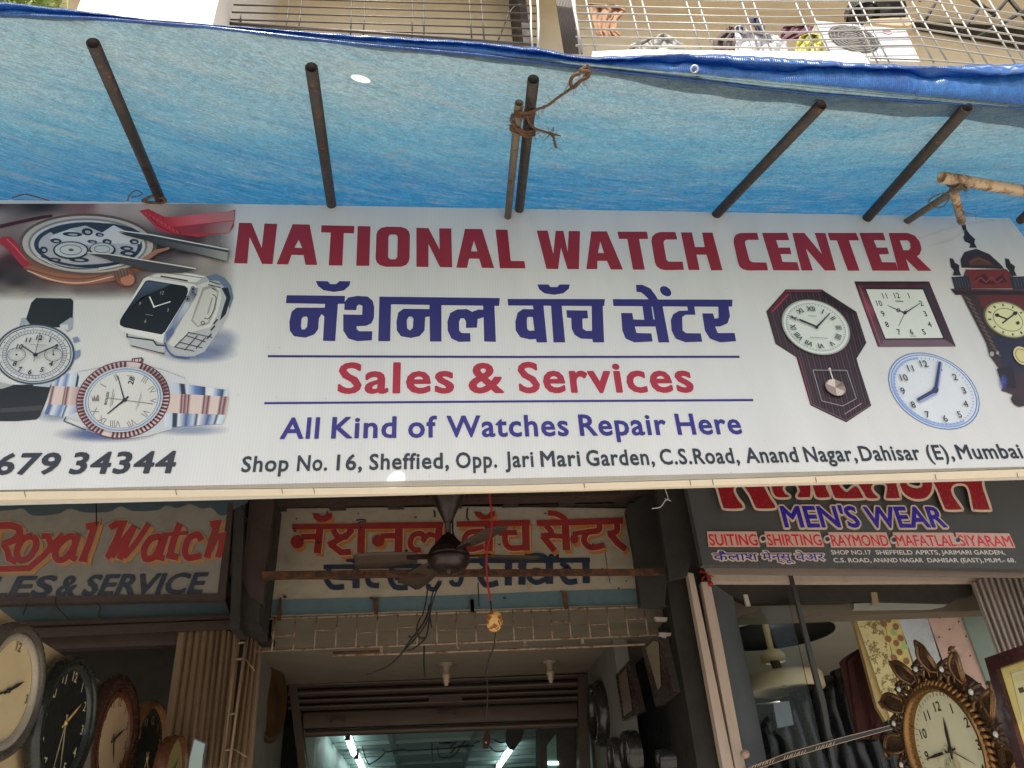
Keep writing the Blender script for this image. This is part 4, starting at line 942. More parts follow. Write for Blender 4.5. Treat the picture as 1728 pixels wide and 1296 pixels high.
for ya, yb, yc in ((-12, 14, -1), (45, 75, 55), (100, 130, 100), (158, 187, 155), (215, 243, 210), (275, 303, 270), (340, 360, 330)):
    a = F1('C6', 140, ya); b = F1('C6', 1728, yb); c = (1330 + 960 / 4.342, yc / 4.342); d = (1330 + 1728 / 4.342, (yc + 112) / 4.342); e = (1800, d[1] + 10)
    ln.append(('crossbar', [a, b, c, d, e]))
ln.append(('crossbar', [F1('C7', 600, 425), F1('C7', 1020, 440), F1('C7', 1728, 500)]))
ln += [('upright', F('C6', *c)) for c in ((205,-60, 293,410), (528,-60, 640,400), (617,-60, 740,400), (943,-60, 1083,400), (1034,-60, 1178,400), (1355,-60, 1514,400), (1440,-60, 1604,400))]
ln += [('upright', F('C7', *c)) for c in ((50,10, 212,400), (130,0, 312,400), (430,-10, 655,460), (510,-10, 742,460), (815,-10, 1068,460), (893,-10, 1172,460), (1100,-10, 1376,490), (1180,-10, 1472,490), (1385,-10, 1676,490), (1465,-10, 1760,490))]
ln += [('frame_bar', F('C6', 108,-40, 188,400)), ('upright', F('C6', 125,-40, 172,400))]
bars('balcony_grille', 'pale grey box grille over the balcony with the air conditioner', G2, ln, .006, M['grille'], 'balcony grilles')
# ridged end cheek of that box
mb = MB()
for k in range(11):
    a, b = F('C6', -10 + k * 11, -40, 60 + k * 12.5, 400); mb.tube([YP(.5 + (10 - k) * .055).P(a), YP(.5 + (10 - k) * .055).P(b)], .008, 6)
tag(mb.build('grille_cheek', M['grille_d']), 'dark ribbed end of the box grille beside the white cables', 'grille')
for pts, lb in ((((600, -10), (606, 30), (611, 90)), ''),):
    pass
q = MB(); q.tube([YP(.45).P(p_) for p_ in F('A2', 962,-20, 968,60, 968,130, 975,230)], .0055, 6); tag(q.build('cable', M['wire_w']), 'left one of two white cables dropping behind the blue hem', 'cable', 'white cables')
q = MB(); q.tube([YP(.45).P(p_) for p_ in F('A2', 998,-20, 1003,60, 1005,130, 1003,230)], .0065, 6); tag(q.build('cable', M['wire_w']), 'right one of two white cables, nearer the ribbed cheek', 'cable', 'white cables')
q = MB(); q.tube([YP(.95).P(p_) for p_ in smooth(F('A2', 920,20, 880,40, 850,90, 830,140, 805,205))], .006, 6); tag(q.build('cable', M['wire']), 'thin dark curved cable behind the left balcony grille', 'cable')
# struts under the box above
st_ = thing('roof_strut_frame', 'dark diagonal angle-iron struts under the floor above the air conditioner', 'strut frame', tuple(YP(.95).P((1560, 20))))
for c in ((430,130, 610,-20), (780,90, 860,-20), (980,190, 1110,-30), (1270,240, 1400,60), (1500,125, 1620,-20), (1380,280, 1728,80), (1610,-20, 1760,160), (740,-20, 800,70), (960,0, 1090,-30), (1330,-20, 1520,110)):
    q = MB(); q.tube([YP(1.0).P(p_) for p_ in F('C7', *c)], .016, 4); q.build('strut', M['dark'], st_)

# air conditioner and the things kept on the balcony
ACP = YP(.56)
ac = thing('air_conditioner', 'white outdoor air conditioner unit behind the pale box grille', 'air conditioner', tuple(ACP.P((1440, 100))))
q = MB(); q.slab(ACP, F('C7', 208,152, 860,216, 968,450, 330,440, 250,300), .3, (.82, .81, .80)); q.build('casing', M['gloss'], ac)
q = MB(); q.poly(ACP, ell(F1('C7', 480, 282), (42, 6), (-8, -22), 40), (.10, .09, .07), .006)
for k in range(1, 7): q.stroke(ACP, ell(F1('C7', 480, 282), (42 * k / 6.5, 6 * k / 6.5), (-8 * k / 6.5, -22 * k / 6.5), 40), .7, (.42, .40, .36), .012 + k * .0002, True)
for k in range(12): q.stroke(ACP, [F1('C7', 480, 282), (F1('C7', 480, 282)[0] + 42 * math.cos(k * .5236) - 8 * math.sin(k * .5236), F1('C7', 480, 282)[1] + 6 * math.cos(k * .5236) - 22 * math.sin(k * .5236))], .5, (.32, .30, .27), .010)
q.build('fan_guard', M['gloss'], ac)
q = MB(); q.poly(ACP, F('C7', 690,225, 740,212, 765,240, 740,250, 700,240), (.75, .45, .48), .004); q.build('badge', M['gloss'], ac)
q = MB(); q.slab(YP(.57), F('C7', 560,165, 600,140, 760,130, 900,128, 940,140, 920,165, 880,190, 760,185), .2, (.55, .42, .26)); tag(q.build('plank', M['colour']), 'tan cardboard sheet lying on the air conditioner', 'cardboard')
q = MB(); c_ = YP(.75).P(F1('C7', 660, 92)); q.lathe(c_, (0, .15, 1), [(.16, -.09), (.165, -.06), (.15, 0), (.12, .05), (.06, .085), (.0, .09)], 28, (.10, .12, .14)); tag(q.build('tub', M['gloss']), 'dark grey upturned plastic tub above the air conditioner', 'tub')
q = MB(); c_ = YP(.72).P(F1('C7', 540, 112)); q.lathe(c_, (.2, .15, 1), [(.11, -.05), (.11, .05), (.08, .07), (.0, .075)], 24, (.03, .035, .03)); tag(q.build('bucket', M['gloss']), 'black bucket on its side next to the dark tub', 'bucket')
def drape(name, label, pl, pts, col, amp=.03, seed=1, cat='cloth', mt='cloth'):
    """a hanging, folded cloth: outline on the rail's plane, folds of real depth"""
    p2 = pts; xs = [p[0] for p in p2]; ys = [p[1] for p in p2]; x0, x1, y0, y1 = min(xs), max(xs), min(ys), max(ys)
    q = MB(); n = 26; ok = {}; rr = random.Random(seed); ph = rr.uniform(0, 6)
    vs = []; fs = []
    for j in range(n + 1):
        row = []
        y = y0 + (y1 - y0) * j / n; cr = []
        for i in range(len(p2)):
            a, b = p2[i], p2[(i + 1) % len(p2)]
            if (a[1] > y) != (b[1] > y): cr.append(a[0] + (b[0] - a[0]) * (y - a[1]) / (b[1] - a[1]))
        if len(cr) < 2: cr = [p2[0][0], p2[0][0] + 1] if not vs else [vs[-n - 1][3], vs[-1][3]]
        l, r_ = min(cr), max(cr)
        for i in range(n + 1):
            x = l + (r_ - l) * i / n
            d = amp * (.55 * math.sin(i * .55 + ph + j * .11 + .8 * math.sin(j * .3 + ph)) + .25 * math.sin(i * 1.3 + j * .35 + ph) + .12 * math.sin(i * 2.4 - j * .5))
            vs.append((pl.P((x, y), d), 0, 0, x))
    for j in range(n):
        for i in range(n): fs.append((j * (n + 1) + i, j * (n + 1) + i + 1, (j + 1) * (n + 1) + i + 1, (j + 1) * (n + 1) + i))
    q.add([v_[0] for v_ in vs], fs, col, True)
    o = q.build(name, M[mt]); s_ = o.modifiers.new('solid', 'SOLIDIFY'); s_.thickness = .006
    return tag(o, label, cat)
drape('cloth', 'rust brown cloth hanging high behind the left end of the box grille', YP(.95), F('C6', 230,30, 440,40, 515,80, 450,160, 440,230, 490,280, 300,270, 270,180), (.42, .24, .14), .03, 2)
drape('cloth', 'grey white plastic sheet heaped low inside the box grille, right of the rust brown cloth', YP(.58), F('C6', 500,420, 540,345, 640,300, 740,262, 800,255, 880,290, 940,330, 960,420), (.45, .46, .43), .03, 3)
drape('cloth', 'white and lilac shirt hanging behind the middle of the box grille', YP(.58), F('C6', 1335,200, 1400,190, 1440,250, 1500,290, 1560,250, 1640,260, 1720,320, 1725,420, 1340,420), (.74, .74, .80), .03, 4)
drape('cloth', 'dark clothes bundled beside the white and lilac shirt', YP(.9), F('C6', 1170,300, 1230,250, 1290,200, 1330,210, 1340,420, 1160,420), (.10, .07, .07), .03, 5)
drape('cloth', 'navy and black cloth hung over the white and lilac shirt', YP(.8), F('C6', 1440,140, 1520,130, 1545,200, 1560,290, 1500,290, 1490,220, 1450,180), (.05, .05, .08), .02, 6)
drape('bag', 'bright yellow bag propped left of the air conditioner', YP(.58), F('C7', 60,330, 90,270, 150,250, 240,255, 275,300, 290,400, 55,400), (.72, .68, .16), .03, 7, 'bag')
drape('cloth', 'plum coloured rag in the shadow behind the yellow bag', YP(1.0), F('C7', -60,300, -40,200, 90,180, 190,190, 180,240, 60,290), (.16, .07, .09), .02, 8)
drape('cloth', 'grey purple cloth bundle at the left end of the dark balcony grille', YP(1.0), F('A1', 1092,0, 1160,0, 1175,60, 1168,128, 1120,132, 1085,70), (.17, .12, .17), .03, 9)
# plants on the far left ledge
pl_ = thing('potted_plant', 'yellow green leafy plant on the ledge at the top left corner', 'plant', tuple(YP(.5).P((50, 20))))
q = MB(); rr = random.Random(5)
for k in range(240):
    c_ = YP(.55 + rr.uniform(-.15, .15)).P((rr.uniform(-20, 98), rr.uniform(-8, 24)))
    d = V((rr.uniform(-1, 1), rr.uniform(-1, 1), rr.uniform(-.6, 1))).normalized(); e = d.orthogonal().normalized(); L_ = rr.uniform(.05, .13)
    q.add([c_, c_ + d * L_ * .5 + e * L_ * .16, c_ + d * L_, c_ + d * L_ * .5 - e * L_ * .16], [(0, 1, 2, 3)])
q.build('foliage', M['leaf'], pl_)
q = MB()
for k in range(9): a = YP(.55).P((-10 + k * 12, 44)); q.tube([a, a + V((rr.uniform(-.1, .1), 0, .15)), a + V((rr.uniform(-.15, .15), 0, .3))], .006, 5)
q.build('stem', M['leaf'], pl_)
# ------------------------------------------------------------------ shop fronts under the banner
K2 = 2.1                                        # these boards hang in deep shade
def pt(r, g, b): return alb((r, g, b), K2)
PC = YP(2.0); PRB = YP(1.65); PKB = YP(1.5)
C_z = YP(3.2).P((740, 1146)).z
XL_ = YP(3.2).P((487, 1150)).x; XR_ = YP(3.2).P((985, 1140)).x
def bb(name, a, b, m, col=(1, 1, 1, 1)): q = MB(); q.box(a, b, col); return q.build(name, m, bld)
# porch under the first floor slab, its joists seen as a row of dark blocks
bb('porch_ceiling', (-4.2, .3, 3.44), (5.2, 2.3, 3.5), M['frame'])
for k in range(15):
    x = -2.2 + k * .33; bb('joist', (x, .35, 3.37), (x + .09, 1.98, 3.438), M['dark'])
bb('lintel_beam', (-4.2, 1.80, 3.36), (5.2, 1.9, 3.436), M['frame'])
# masonry between the shops
p1, p2 = YP(1.72).P((416, 960)).x, YP(1.72).P((447, 960)).x
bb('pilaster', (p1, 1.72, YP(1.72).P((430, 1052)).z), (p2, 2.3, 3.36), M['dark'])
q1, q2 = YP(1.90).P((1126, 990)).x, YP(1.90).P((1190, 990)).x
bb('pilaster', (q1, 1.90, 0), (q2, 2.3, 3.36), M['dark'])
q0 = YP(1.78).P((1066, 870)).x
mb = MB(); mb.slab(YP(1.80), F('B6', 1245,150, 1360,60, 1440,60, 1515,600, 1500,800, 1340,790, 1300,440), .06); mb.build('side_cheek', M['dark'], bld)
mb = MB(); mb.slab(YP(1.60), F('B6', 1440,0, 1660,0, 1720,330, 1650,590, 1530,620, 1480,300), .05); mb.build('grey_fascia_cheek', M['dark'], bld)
mb = MB(); mb.slab(YP(1.66), [(395, 838), (413, 838), (404, 1062), (388, 1062)], .2); mb.build('fascia_post', M['dark'], bld)
mb = MB(); mb.slab(YP(1.70), F('B5', 95,70, 275,90, 210,600, 190,870, 90,800, 20,650, 60,420), .05); mb.build('brown_cheek', M['frame'], bld)
bb('fascia_backing', (-4.2, 2.06, C_z + .03), (5.2, 2.2, 3.42), M['ceil'])
# centre shop porch
bb('shop_ceiling', (XL_ - .02, 2.2, C_z), (XR_ + .6, 3.22, C_z + .05), M['ceil'])
bb('side_wall', (XL_ - .1, 2.25, 0), (XL_ - .02, 3.3, C_z), M['wall_in'])
bb('side_wall', (XR_ + .02, 2.31, 0), (XR_ + .1, 3.3, C_z), M['wall_in'])
# left and right shop shells
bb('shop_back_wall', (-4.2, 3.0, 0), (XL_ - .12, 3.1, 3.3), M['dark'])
bb('shop_floor', (-4.2, 1.9, .02), (5.2, 9, .12), M['wall_in'])
bb('outer_wall', (-4.3, .3, 0), (-4.21, 9, 5.6), M['wall'])
bb('outer_wall', (5.21, .3, 0), (5.3, 9, 5.6), M['wall'])
bb('rear_wall', (-4.2, 9.01, 0), (5.2, 9.1, 5.6), M['wall'])
bb('first_floor_slab', (-4.2, 2.31, 3.3), (5.2, 9, 3.46), M['wall'])

# ---- left painted board
def paintboard(name, label, loc): return thing(name, label, 'signboard', loc)
rb = paintboard('painted_signboard', 'dark hand painted board with red script lettering at the left', tuple(PRB.P((190, 930))))
mb = MB(); mb.slab(PRB, F('B4', -300,120, 1530,120, 1462,760, -300,790), .03); mb.build('panel', M['board_dark'], rb)
mb = MB()
mb.poly(PRB, smooth(F('B4', -300,100, 1525,100, 1518,210, 1460,235, 1400,185, 1340,190, 1260,160, 1180,185, 1100,170, 1040,200, 880,205, 800,175, 720,210, 560,215, 460,190, 380,225, 220,235, 150,190, 60,200, -300,210), True, 4), pt(46,58,62), .002)
mb.build('painted_border', M['paint'], rb)
RYL = [(47, [(-90,330),(-20,305),(70,300),(125,318),(130,360),(90,400),(20,425)]), (50, [(-30,310),(-70,560)]), (42, [(20,425),(50,470),(60,520),(110,545)])]
RYL += [(44, smooth([(205,372),(150,395),(110,470),(130,530),(190,515),(235,450),(235,395)], True, 4)), (40, [(275,372),(320,372),(335,430),(325,480)]), (40, [(415,362),(360,420),(290,500),(190,585),(-20,590)])]
RYL += [(42, smooth([(490,375),(430,390),(370,460),(375,525),(430,520),(490,440)], True, 4)), (42, [(520,360),(490,450),(475,510),(505,525)]), (46, [(570,312),(628,300),(590,420),(550,520),(580,525)])]
RYL += [(44, [(728,318),(770,290),(815,290),(770,400),(720,500),(735,515)]), (40, [(740,510),(830,380),(890,305)]), (44, [(890,305),(845,400),(800,505),(820,515)]), (38, [(820,512),(900,420),(960,330),(985,292)])]
RYL += [(44, smooth([(1070,380),(1000,390),(955,460),(965,520),(1020,510),(1060,440)], True, 4)), (42, [(1100,365),(1070,450),(1055,510),(1090,520)]), (46, [(1190,292),(1150,400),(1125,500),(1180,512)]), (26, [(1085,362),(1240,350)])]
RYL += [(44, smooth([(1335,400),(1310,362),(1250,390),(1225,470),(1250,515),(1330,500)], False, 4)), (46, [(1395,295),(1440,288),(1405,400),(1370,515)]), (42, [(1390,470),(1430,380),(1475,368),(1465,440),(1445,512)])]
def painted(name, strokes, fr, pl, col, par, sh=None, shc=None, halo=None, o0=.003):
    q = MB(); k = FR[fr][2]
    for layer, (dx, dy, c, ex) in enumerate(([(sh[0], sh[1], shc, 0)] if sh else []) + ([(0, 0, halo[0], halo[1])] if halo else []) + [(0, 0, col, 0)]):
        for i, (wd, ps) in enumerate(strokes):
            o_ = o0 + layer * .0014 + (i % 14) * .00008
            pp = F(fr, *[c_ for a in ps for c_ in (a[0] + dx, a[1] + dy)])
            if wd == 0: q.poly(pl, pp, c, o_)
            else: q.stroke(pl, pp, (wd + ex) / k, c, o_)
    return q.build(name, M['paint'], par)
painted('script_lettering', RYL, 'B4', PRB, pt(112, 34, 34), rb, (26, 20), pt(134, 92, 50), (pt(120, 104, 84), 14))
mb = MB(); 
for s_, a, b in (('S', -250, -190), ('A', -175, -110), ('LES', -95, 318), ('&', 362, 478), ('SERVICE', 540, 1330)):
    yb = lambda x: 772 - x * .018
    A_, B_ = F1('B4', a, yb(a)), F1('B4', b, yb(b)); text(mb, PRB, s_, A_, B_, 36, alb((32, 37, 46), 2.2), .004, .03, .22)
mb.build('block_lettering', M['paint'], rb)
mb = MB(); mb.slab(YP(1.645), F('B4', 1512,150, 1545,150, 1490,800, 1440,765), .05); mb.slab(YP(1.640), F('B4', -300,830, -300,778, 1436,752, 1480,790), .05); mb.build('frame', M['frame'], rb)
mb = MB(); mb.slab(YP(1.93), F('B4', -300,815, 1490,795, 1530,905, -300,965), .05, pt(60,74,78)); mb.build('blue_strip', M['paint'], rb)
mb = MB(); mb.slab(YP(1.90), [(-80, 1066), (400, 1046), (412, 1056), (412, 1060), (-80, 1082)], .02); mb.slab(YP(1.88), [(-80, 1054), (396, 1037), (402, 1042), (-80, 1060)], .02); mb.build('bottom_rail', M['frame'], rb)
for c, lb in (((180,820, 150,900), 'short straight dark wire hanging at the left under the red script board'), ((370,780, 372,830, 430,900, 470,935), 'longest bent dark wire crossing the blue strip under the red script board'),
              ((640,820, 665,840, 655,900, 690,930, 760,930), 'forked dark wire in front of the blue strip, below the word Watch'), ((636,150, 640,280, 638,300), 'thin upright dark wire crossing the top of the red script board'), ((1600,170, 1640,280, 1655,340, 1640,400), 'curved dark wire hanging beside the brown cheek, right of the red script board')):
    mb = MB(); mb.tube([YP(1.60).P(p_) for p_ in smooth(F('B4', *c), False, 4)], .0032, 5); tag(mb.build('loose_wire', M['wire']), lb, 'wire', 'loose wires round the red script board')

bb('shop_lintel', (-4.2, 1.985, C_z - .02), (p2, 2.05, C_z + .3), M['frame'])
# ---- centre painted board
cb = paintboard('painted_signboard', 'hand painted board with red and blue Devanagari lettering behind the ceiling fan', tuple(PC.P((760, 950))))
BD = F('B5', 285,160, 350,165, 1700,150) + F('B6', 1245,150, 1290,470, 1340,790) + F('B5', 1700,890, 180,950, 230,600)
mb = MB(); mb.slab(PC, BD, .05); mb.build('panel', M['board'], cb)
mb = MB(); mb.poly(PC, F('B5', 205,830, 1000,812, 1470,798) + F('B6', 0,728, 700,700, 1325,680, 1340,786) + F('B5', 1000,920, 182,946), pt(66,84,88), .002); mb.build('blue_stripe', M['paint'], cb)
LT = [(0, [(402,280),(855,275),(850,312),(402,318)]), (0, [(838,272),(1505,262),(1500,308),(838,314)]), (0, [(548,200),(598,202),(612,218),(640,218),(652,200),(696,200),(690,235),(650,260),(600,262),(562,240)]),
      (54, [(605,300),(585,490)]), (44, [(575,368),(470,372)]), (0, ell((440,408), (48,0), (0,48), 20)),
      (44, [(700,318),(730,372),(790,372),(830,330),(815,300)]), (44, [(665,430),(735,395),(820,345)]), (46, [(680,425),(760,485),(830,480)]), (56, [(908,300),(902,488)]),
      (58, [(1180,300),(1176,486)]), (42, [(1150,362),(1050,365)]), (0, ell((1030,400), (46,0), (0,42), 20)),
      (52, [(1475,290),(1462,480)]), (40, smooth([(1340,468),(1285,460),(1262,415),(1285,360),(1340,348),(1368,380),(1350,405)], False, 4)), (38, [(1366,378),(1405,352),(1455,366)])]
painted('red_lettering', LT, 'B5', PC, pt(112, 32, 32), cb, (18, 26), pt(142, 90, 42), (pt(150, 130, 100), 14))
LT2 = [(0, [(120,236),(608,225),(606,264),(120,272)]), (54, [(335,255),(332,430)]), (36, smooth([(300,300),(200,310),(170,370),(210,420),(300,400)], False, 4)), (0, [(232,170),(280,172),(300,195),(328,192),(345,168),(378,168),(370,202),(330,222),(285,222),(250,202)]),
       (50, [(576,250),(582,428)]), (38, [(398,312),(520,308)]), (38, smooth([(440,320),(445,380),(480,412),(560,408)], False, 4)),
       (0, [(650,228),(1225,210),(1222,252),(652,266)]), (38, smooth([(725,178),(780,185),(830,212),(850,245)], False, 4)), (50, [(840,240),(848,425)]), (38, smooth([(712,262),(745,300),(740,330),(680,330)], False, 4)), (34, [(700,325),(830,335)]), (42, [(690,332),(770,430)]),
       (0, ell((900,352), (28,0), (0,30), 18)), (32, [(890,318),(1000,300)]), (40, smooth([(1065,250),(1060,295),(985,310),(965,365),(1010,408),(1100,392)], False, 4)), (40, smooth([(1180,240),(1180,300),(1120,318)], False, 4)), (42, [(1140,322),(1190,380),(1240,420)])]
painted('red_lettering', LT2, 'B6', PC, pt(112, 32, 32), cb, (16, 24), pt(142, 90, 42), (pt(150, 130, 100), 13))
LB = [(34, [(630,592),(1350,584)]), (34, smooth([(795,535),(850,545),(895,585)], False, 4)), (34, smooth([(655,606),(700,650),(640,662)], False, 4)), (40, smooth([(640,660),(690,735),(782,735)], False, 4)), (30, [(690,668),(850,676)]), (52, [(866,590),(868,746)]),
      (38, smooth([(1030,630),(955,640),(965,715),(1035,728)], False, 4)), (34, smooth([(1110,606),(1160,640),(1105,660)], False, 4)), (40, smooth([(1110,656),(1150,735),(1245,740)], False, 4)), (30, [(1150,672),(1290,676)]), (50, [(1300,590),(1296,742)]),
      (34, smooth([(1480,700),(1440,755),(1395,740),(1400,715)], False, 4)), (34, smooth([(1640,660),(1620,715),(1575,715),(1560,690)], False, 4))]
painted('blue_lettering', LB, 'B5', PC, alb((30, 36, 50), 2), cb)
LB2 = [(32, [(200,496),(1004,492)]), (34, smooth([(280,505),(320,545),(260,575)], False, 4)), (38, smooth([(262,570),(310,655),(395,642)], False, 4)), (30, [(310,585),(460,590)]), (48, [(465,500),(462,660)]), (48, [(560,500),(552,655)]), (34, smooth([(720,580),(640,560),(600,605),(650,640),(725,610)], False, 4)), (50, [(735,500),(735,650)]),
       (32, smooth([(540,545),(560,490),(620,462),(690,465),(735,500)], False, 4)), (28, smooth([(735,490),(750,462),(798,468)], False, 4)), (34, smooth([(810,510),(860,548),(800,570)], False, 4)), (38, smooth([(805,565),(850,635),(920,630)], False, 4)), (28, [(850,580),(970,585)]), (48, [(976,500),(980,645)])]
painted('blue_lettering', LB2, 'B6', PC, alb((30, 36, 50), 2), cb)
mb = MB(); mb.stroke(PC, F('B6', 262,640, 268,800), 1.6, pt(20,18,16), .003); mb.stroke(PC, F('B6', 1105,440, 1120,560, 1138,650), 1.0, pt(40,30,25), .003)
rr = random.Random(11)
for k in range(46):
    x, y = rr.uniform(455, 1075), rr.uniform(862, 1010); r_ = rr.uniform(.5, 2.2)
    mb.poly(PC, ell((x, y), (r_ * rr.uniform(.8, 2), 0), (rr.uniform(-.5, .5), r_), 9), pt(44, 36, 30), .0072 + k * .00002)
mb.build('stain', M['paint'], cb)
# iron bar across
q = MB(); q.slab(YP(1.66), F('B5', 180,622, 1500,604) + F('B6', 0,552, 1500,548, 1505,580, 0,590) + F('B5', 1500,648, 180,672), .035)
tag(q.build('iron_bar', M['iron']), 'rusty flat iron bar running across the Devanagari board', 'bar')

# ---- men's wear board
kb = thing('letter_signboard', 'grey board with raised red and blue letters over the glass shop front', 'signboard', tuple(PKB.P((1450, 900))))
GREY = alb((58, 58, 57), 2.4)
mb = MB(); mb.slab(PKB, F('C4', -20,60) + [(1163, 780), (1900, 760), (1900, 968)] + F('C5', 1728,925, 0,885) + F('C4', 150,882), .05, GREY); mb.build('panel', M['colour'], kb)
CRM = alb((190, 172, 150), 3.2); KRD = alb((112, 24, 30), 2.3); KBL = alb((38, 26, 112), 2.6)
def relief(name, shapes, col, oc, ow, o=.02):
    q = MB()
    for i, c in enumerate(shapes):
        s_ = smooth(c, True, 5)
        q.stroke(PKB, s_, ow, oc, o + .0005 + i * .0001, True); q.slab(PKB, s_, o - .004, col, o + .003 + i * .0001)
    return q.build(name, M['gloss'], kb)
KL = [F('C4', 285,40, 470,40, 480,95, 452,130, 452,180, 490,250, 530,300, 522,330, 375,332, 345,300, 310,180),
      F('C4', 500,40, 720,40, 740,110, 800,230, 848,300, 838,330, 690,332, 655,300, 610,200, 540,100),
      F('C4', 790,40, 980,40, 945,100, 925,140, 950,190, 985,215, 965,224, 880,222, 842,190, 820,120), F('C4', 1040,40, 1180,40, 1195,130, 1192,215, 1170,224, 1085,224, 1075,205, 1095,160, 1070,100),
      F('C4', 1215,40, 1325,40, 1345,130, 1380,205, 1365,224, 1275,225, 1245,190), F('C4', 1370,40, 1450,40, 1480,110, 1520,160, 1560,170, 1640,118, 1700,210, 1690,232, 1470,234, 1430,210, 1400,130),
      F('C5', 120,20, 460,20, 490,110, 515,215, 505,232, 400,232, 392,210, 402,130, 380,90, 320,78, 262,95, 242,140, 270,190, 305,222, 290,234, 215,232, 180,190),
      F('C5', 510,0, 560,40, 600,110, 680,138, 740,120, 738,60, 720,0, 800,0, 832,80, 828,160, 780,225, 690,242, 600,212, 540,140),
      F('C5', 850,-20, 1260,-20, 1330,150, 1390,325, 1375,344, 1255,342, 1235,320, 1205,170, 1170,105, 1110,90, 1050,102, 1020,140, 1035,210, 1112,325, 1105,342, 985,342, 955,310, 905,180)]
relief('red_lettering', KL, KRD, CRM, 8.5, .03)
def rwords(name, words, h, col, oc, wgt, grow, o, th, shear=0):
    q = MB()
    for i, (s_, fr, a, b) in enumerate(words):
        A_, B_ = F1(fr, *a), F1(fr, *b)
        text(q, PKB, s_, A_, B_, h, oc, o, wgt, shear, grow, th); text(q, PKB, s_, A_, B_, h, col, o + .0012, wgt, shear)
    return q.build(name, M['gloss'], kb)
rwords('blue_lettering', [("MEN'S", 'B3', (148,742), (645,742)), ('WEAR', 'B3', (706,745), (1218,742))], 37.5, KBL, CRM, .028, .050, .014, .012)
PNK = alb((205, 165, 150), 3.2); RD3 = alb((150, 22, 30), 3.2)
q = MB()
for s_, a, b in (('SUITING', F1('C4', 225,692), F1('C4', 690,692)), ('SHIRTING', F1('C4', 790,692), F1('C4', 1315,692)), ('RAYMOND', F1('B3', 462,868), F1('B3', 838,868)), ('MAFATLAL', F1('B3', 893,868), F1('B3', 1285,869)), ('SIYARAM', F1('B3', 1312,868), F1('B3', 1660,872))):
    u1, u2 = up_dir(a), up_dir(b)
    q.slab(PKB, [(a[0] - 3, a[1] + 2), (b[0] + 3, b[1] + 2), (b[0] + u2.x * 25 + 2, b[1] + u2.y * 24), (a[0] + u1.x * 25 - 1, a[1] + u1.y * 24)], .008, PNK, .010)
    text(q, PKB, s_, a, b, 20, RD3, .0112, .010)
for c in (F1('C4', 738, 627), F1('C4', 1362, 632), F1('C5', 465, 638), F1('C5', 1088, 640)):
    q.slab(PKB, ell(c, (6.6, 0), (0, 6.6), 20), .008, CRM, .011); q.poly(PKB, ell(c, (3.9, 0), (0, 3.9), 18), alb((36, 36, 52), 3), .0125)
q.build('fabric_lettering', M['gloss'], kb)
rwords('marathi_lettering', [('कैलाश', 'C4', (262,838), (690,838)), ('मेन्सू', 'C4', (735,838), (1035,838)), ('वेअर', 'C4', (1062,838), (1340,838))], 13.5, KBL, CRM, .006, .085, .006, .005)
q = MB()
WHT = alb((190, 185, 178), 3.2)
for s_, a, b in (('SHOP NO.17', F1('B3', 455,925), F1('B3', 718,925)), ('SHEFFIELD APRTS,', F1('B3', 750,925), F1('B3', 1172,925)), ('JARIMARI GARDEN,', F1('B3', 1185,925), F1('B3', 1605,925)), ('C.S. ROAD,', F1('B3', 470,977), F1('B3', 718,977)), ('ANAND NAGAR', F1('B3', 732,977), F1('B3', 1062,977)), ('DAHISAR (EAST),', F1('B3', 1093,977), F1('B3', 1462,977)), ('MUM.- 68.', F1('B3', 1475,977), F1('B3', 1675,977))):
    text(q, PKB, s_, a, b, 7.8, WHT, .002, .022)
q.build('address_lettering', M['gloss'], kb)
mb = MB(); mb.slab(YP(1.56), [(1186, 953.5), (1900, 968), (1900, 976), (1195, 968)], .015, alb((84,74,68), 3)); mb.build('soffit', M['colour'], kb)
# ---- glass shop front on the right
PD = YP(1.82)
sf = thing('glass_shop_front', 'glass shop front with two beige posts and a beige header, right of the centre shop', 'shop front', tuple(PD.P((1300, 1290))))
for a_ in ((148,95, 182,100, 250,420, 440,1340, 372,1340), (232,152, 288,156, 350,470, 512,1340, 448,1340)):
    mb = MB(); mb.slab(PD, F('C2', *a_), .05); mb.build('post', M['wood_paint'], sf)
mb = MB(); mb.slab(YP(1.815), F('C2', 288,98, 1602,92) + F('C3', 940,88, 935,148, 300,150) + F('C2', 1000,152, 292,150), .06); mb.build('header', M['wood_paint'], sf)
mb = MB(); mb.slab(YP(1.87), F('C2', 290,152, 1602,150) + F('C3', 870,148, 880,235, 780,250, 740,285, 140,270) + F('C2', 1130,275, 520,285, 410,232, 300,156), .05); mb.build('head_panel', M['dark'], sf)
mb = MB(); mb.slab(YP(1.875), F('C2', 292,156, 412,160, 425,240, 450,372, 560,880, 650,1340, 512,1340, 350,470), .05, alb((46,48,50), 3.5)); mb.build('jamb_panel', M['colour'], sf)
mb = MB(); mb.slab(YP(1.86), F('C2', 490,230, 515,230, 535,300, 510,300), .02, alb((120,116,105), 3)); mb.build('clip', M['colour'], sf); mb = MB(); mb.slab(YP(1.86), F('C3', 255,215, 290,215, 305,290, 265,290), .02, alb((120,106,84), 1.8)); mb.build('clip', M['colour'], sf)
mb = MB(); mb.slab(YP(1.89), F('C3', 150,285, 730,262, 720,295, 640,312, 150,318), .04, alb((88,90,84), 3)); mb.build('rail', M['colour'], sf)
gl = YP(1.80)
mb = MB(); mb.slab(YP(1.84), F('C2', 452,372, 765,250, 1010,1340, 660,1340), .008); mb.build('glass_pane', M['glass'], sf)
mb = MB(); mb.slab(gl, F('C2', 748,10, 766,10, 1000,900, 1068,1340, 1048,1340, 966,900), .02, alb((40,40,38), 3)); mb.build('glass_edge', M['colour'], sf)
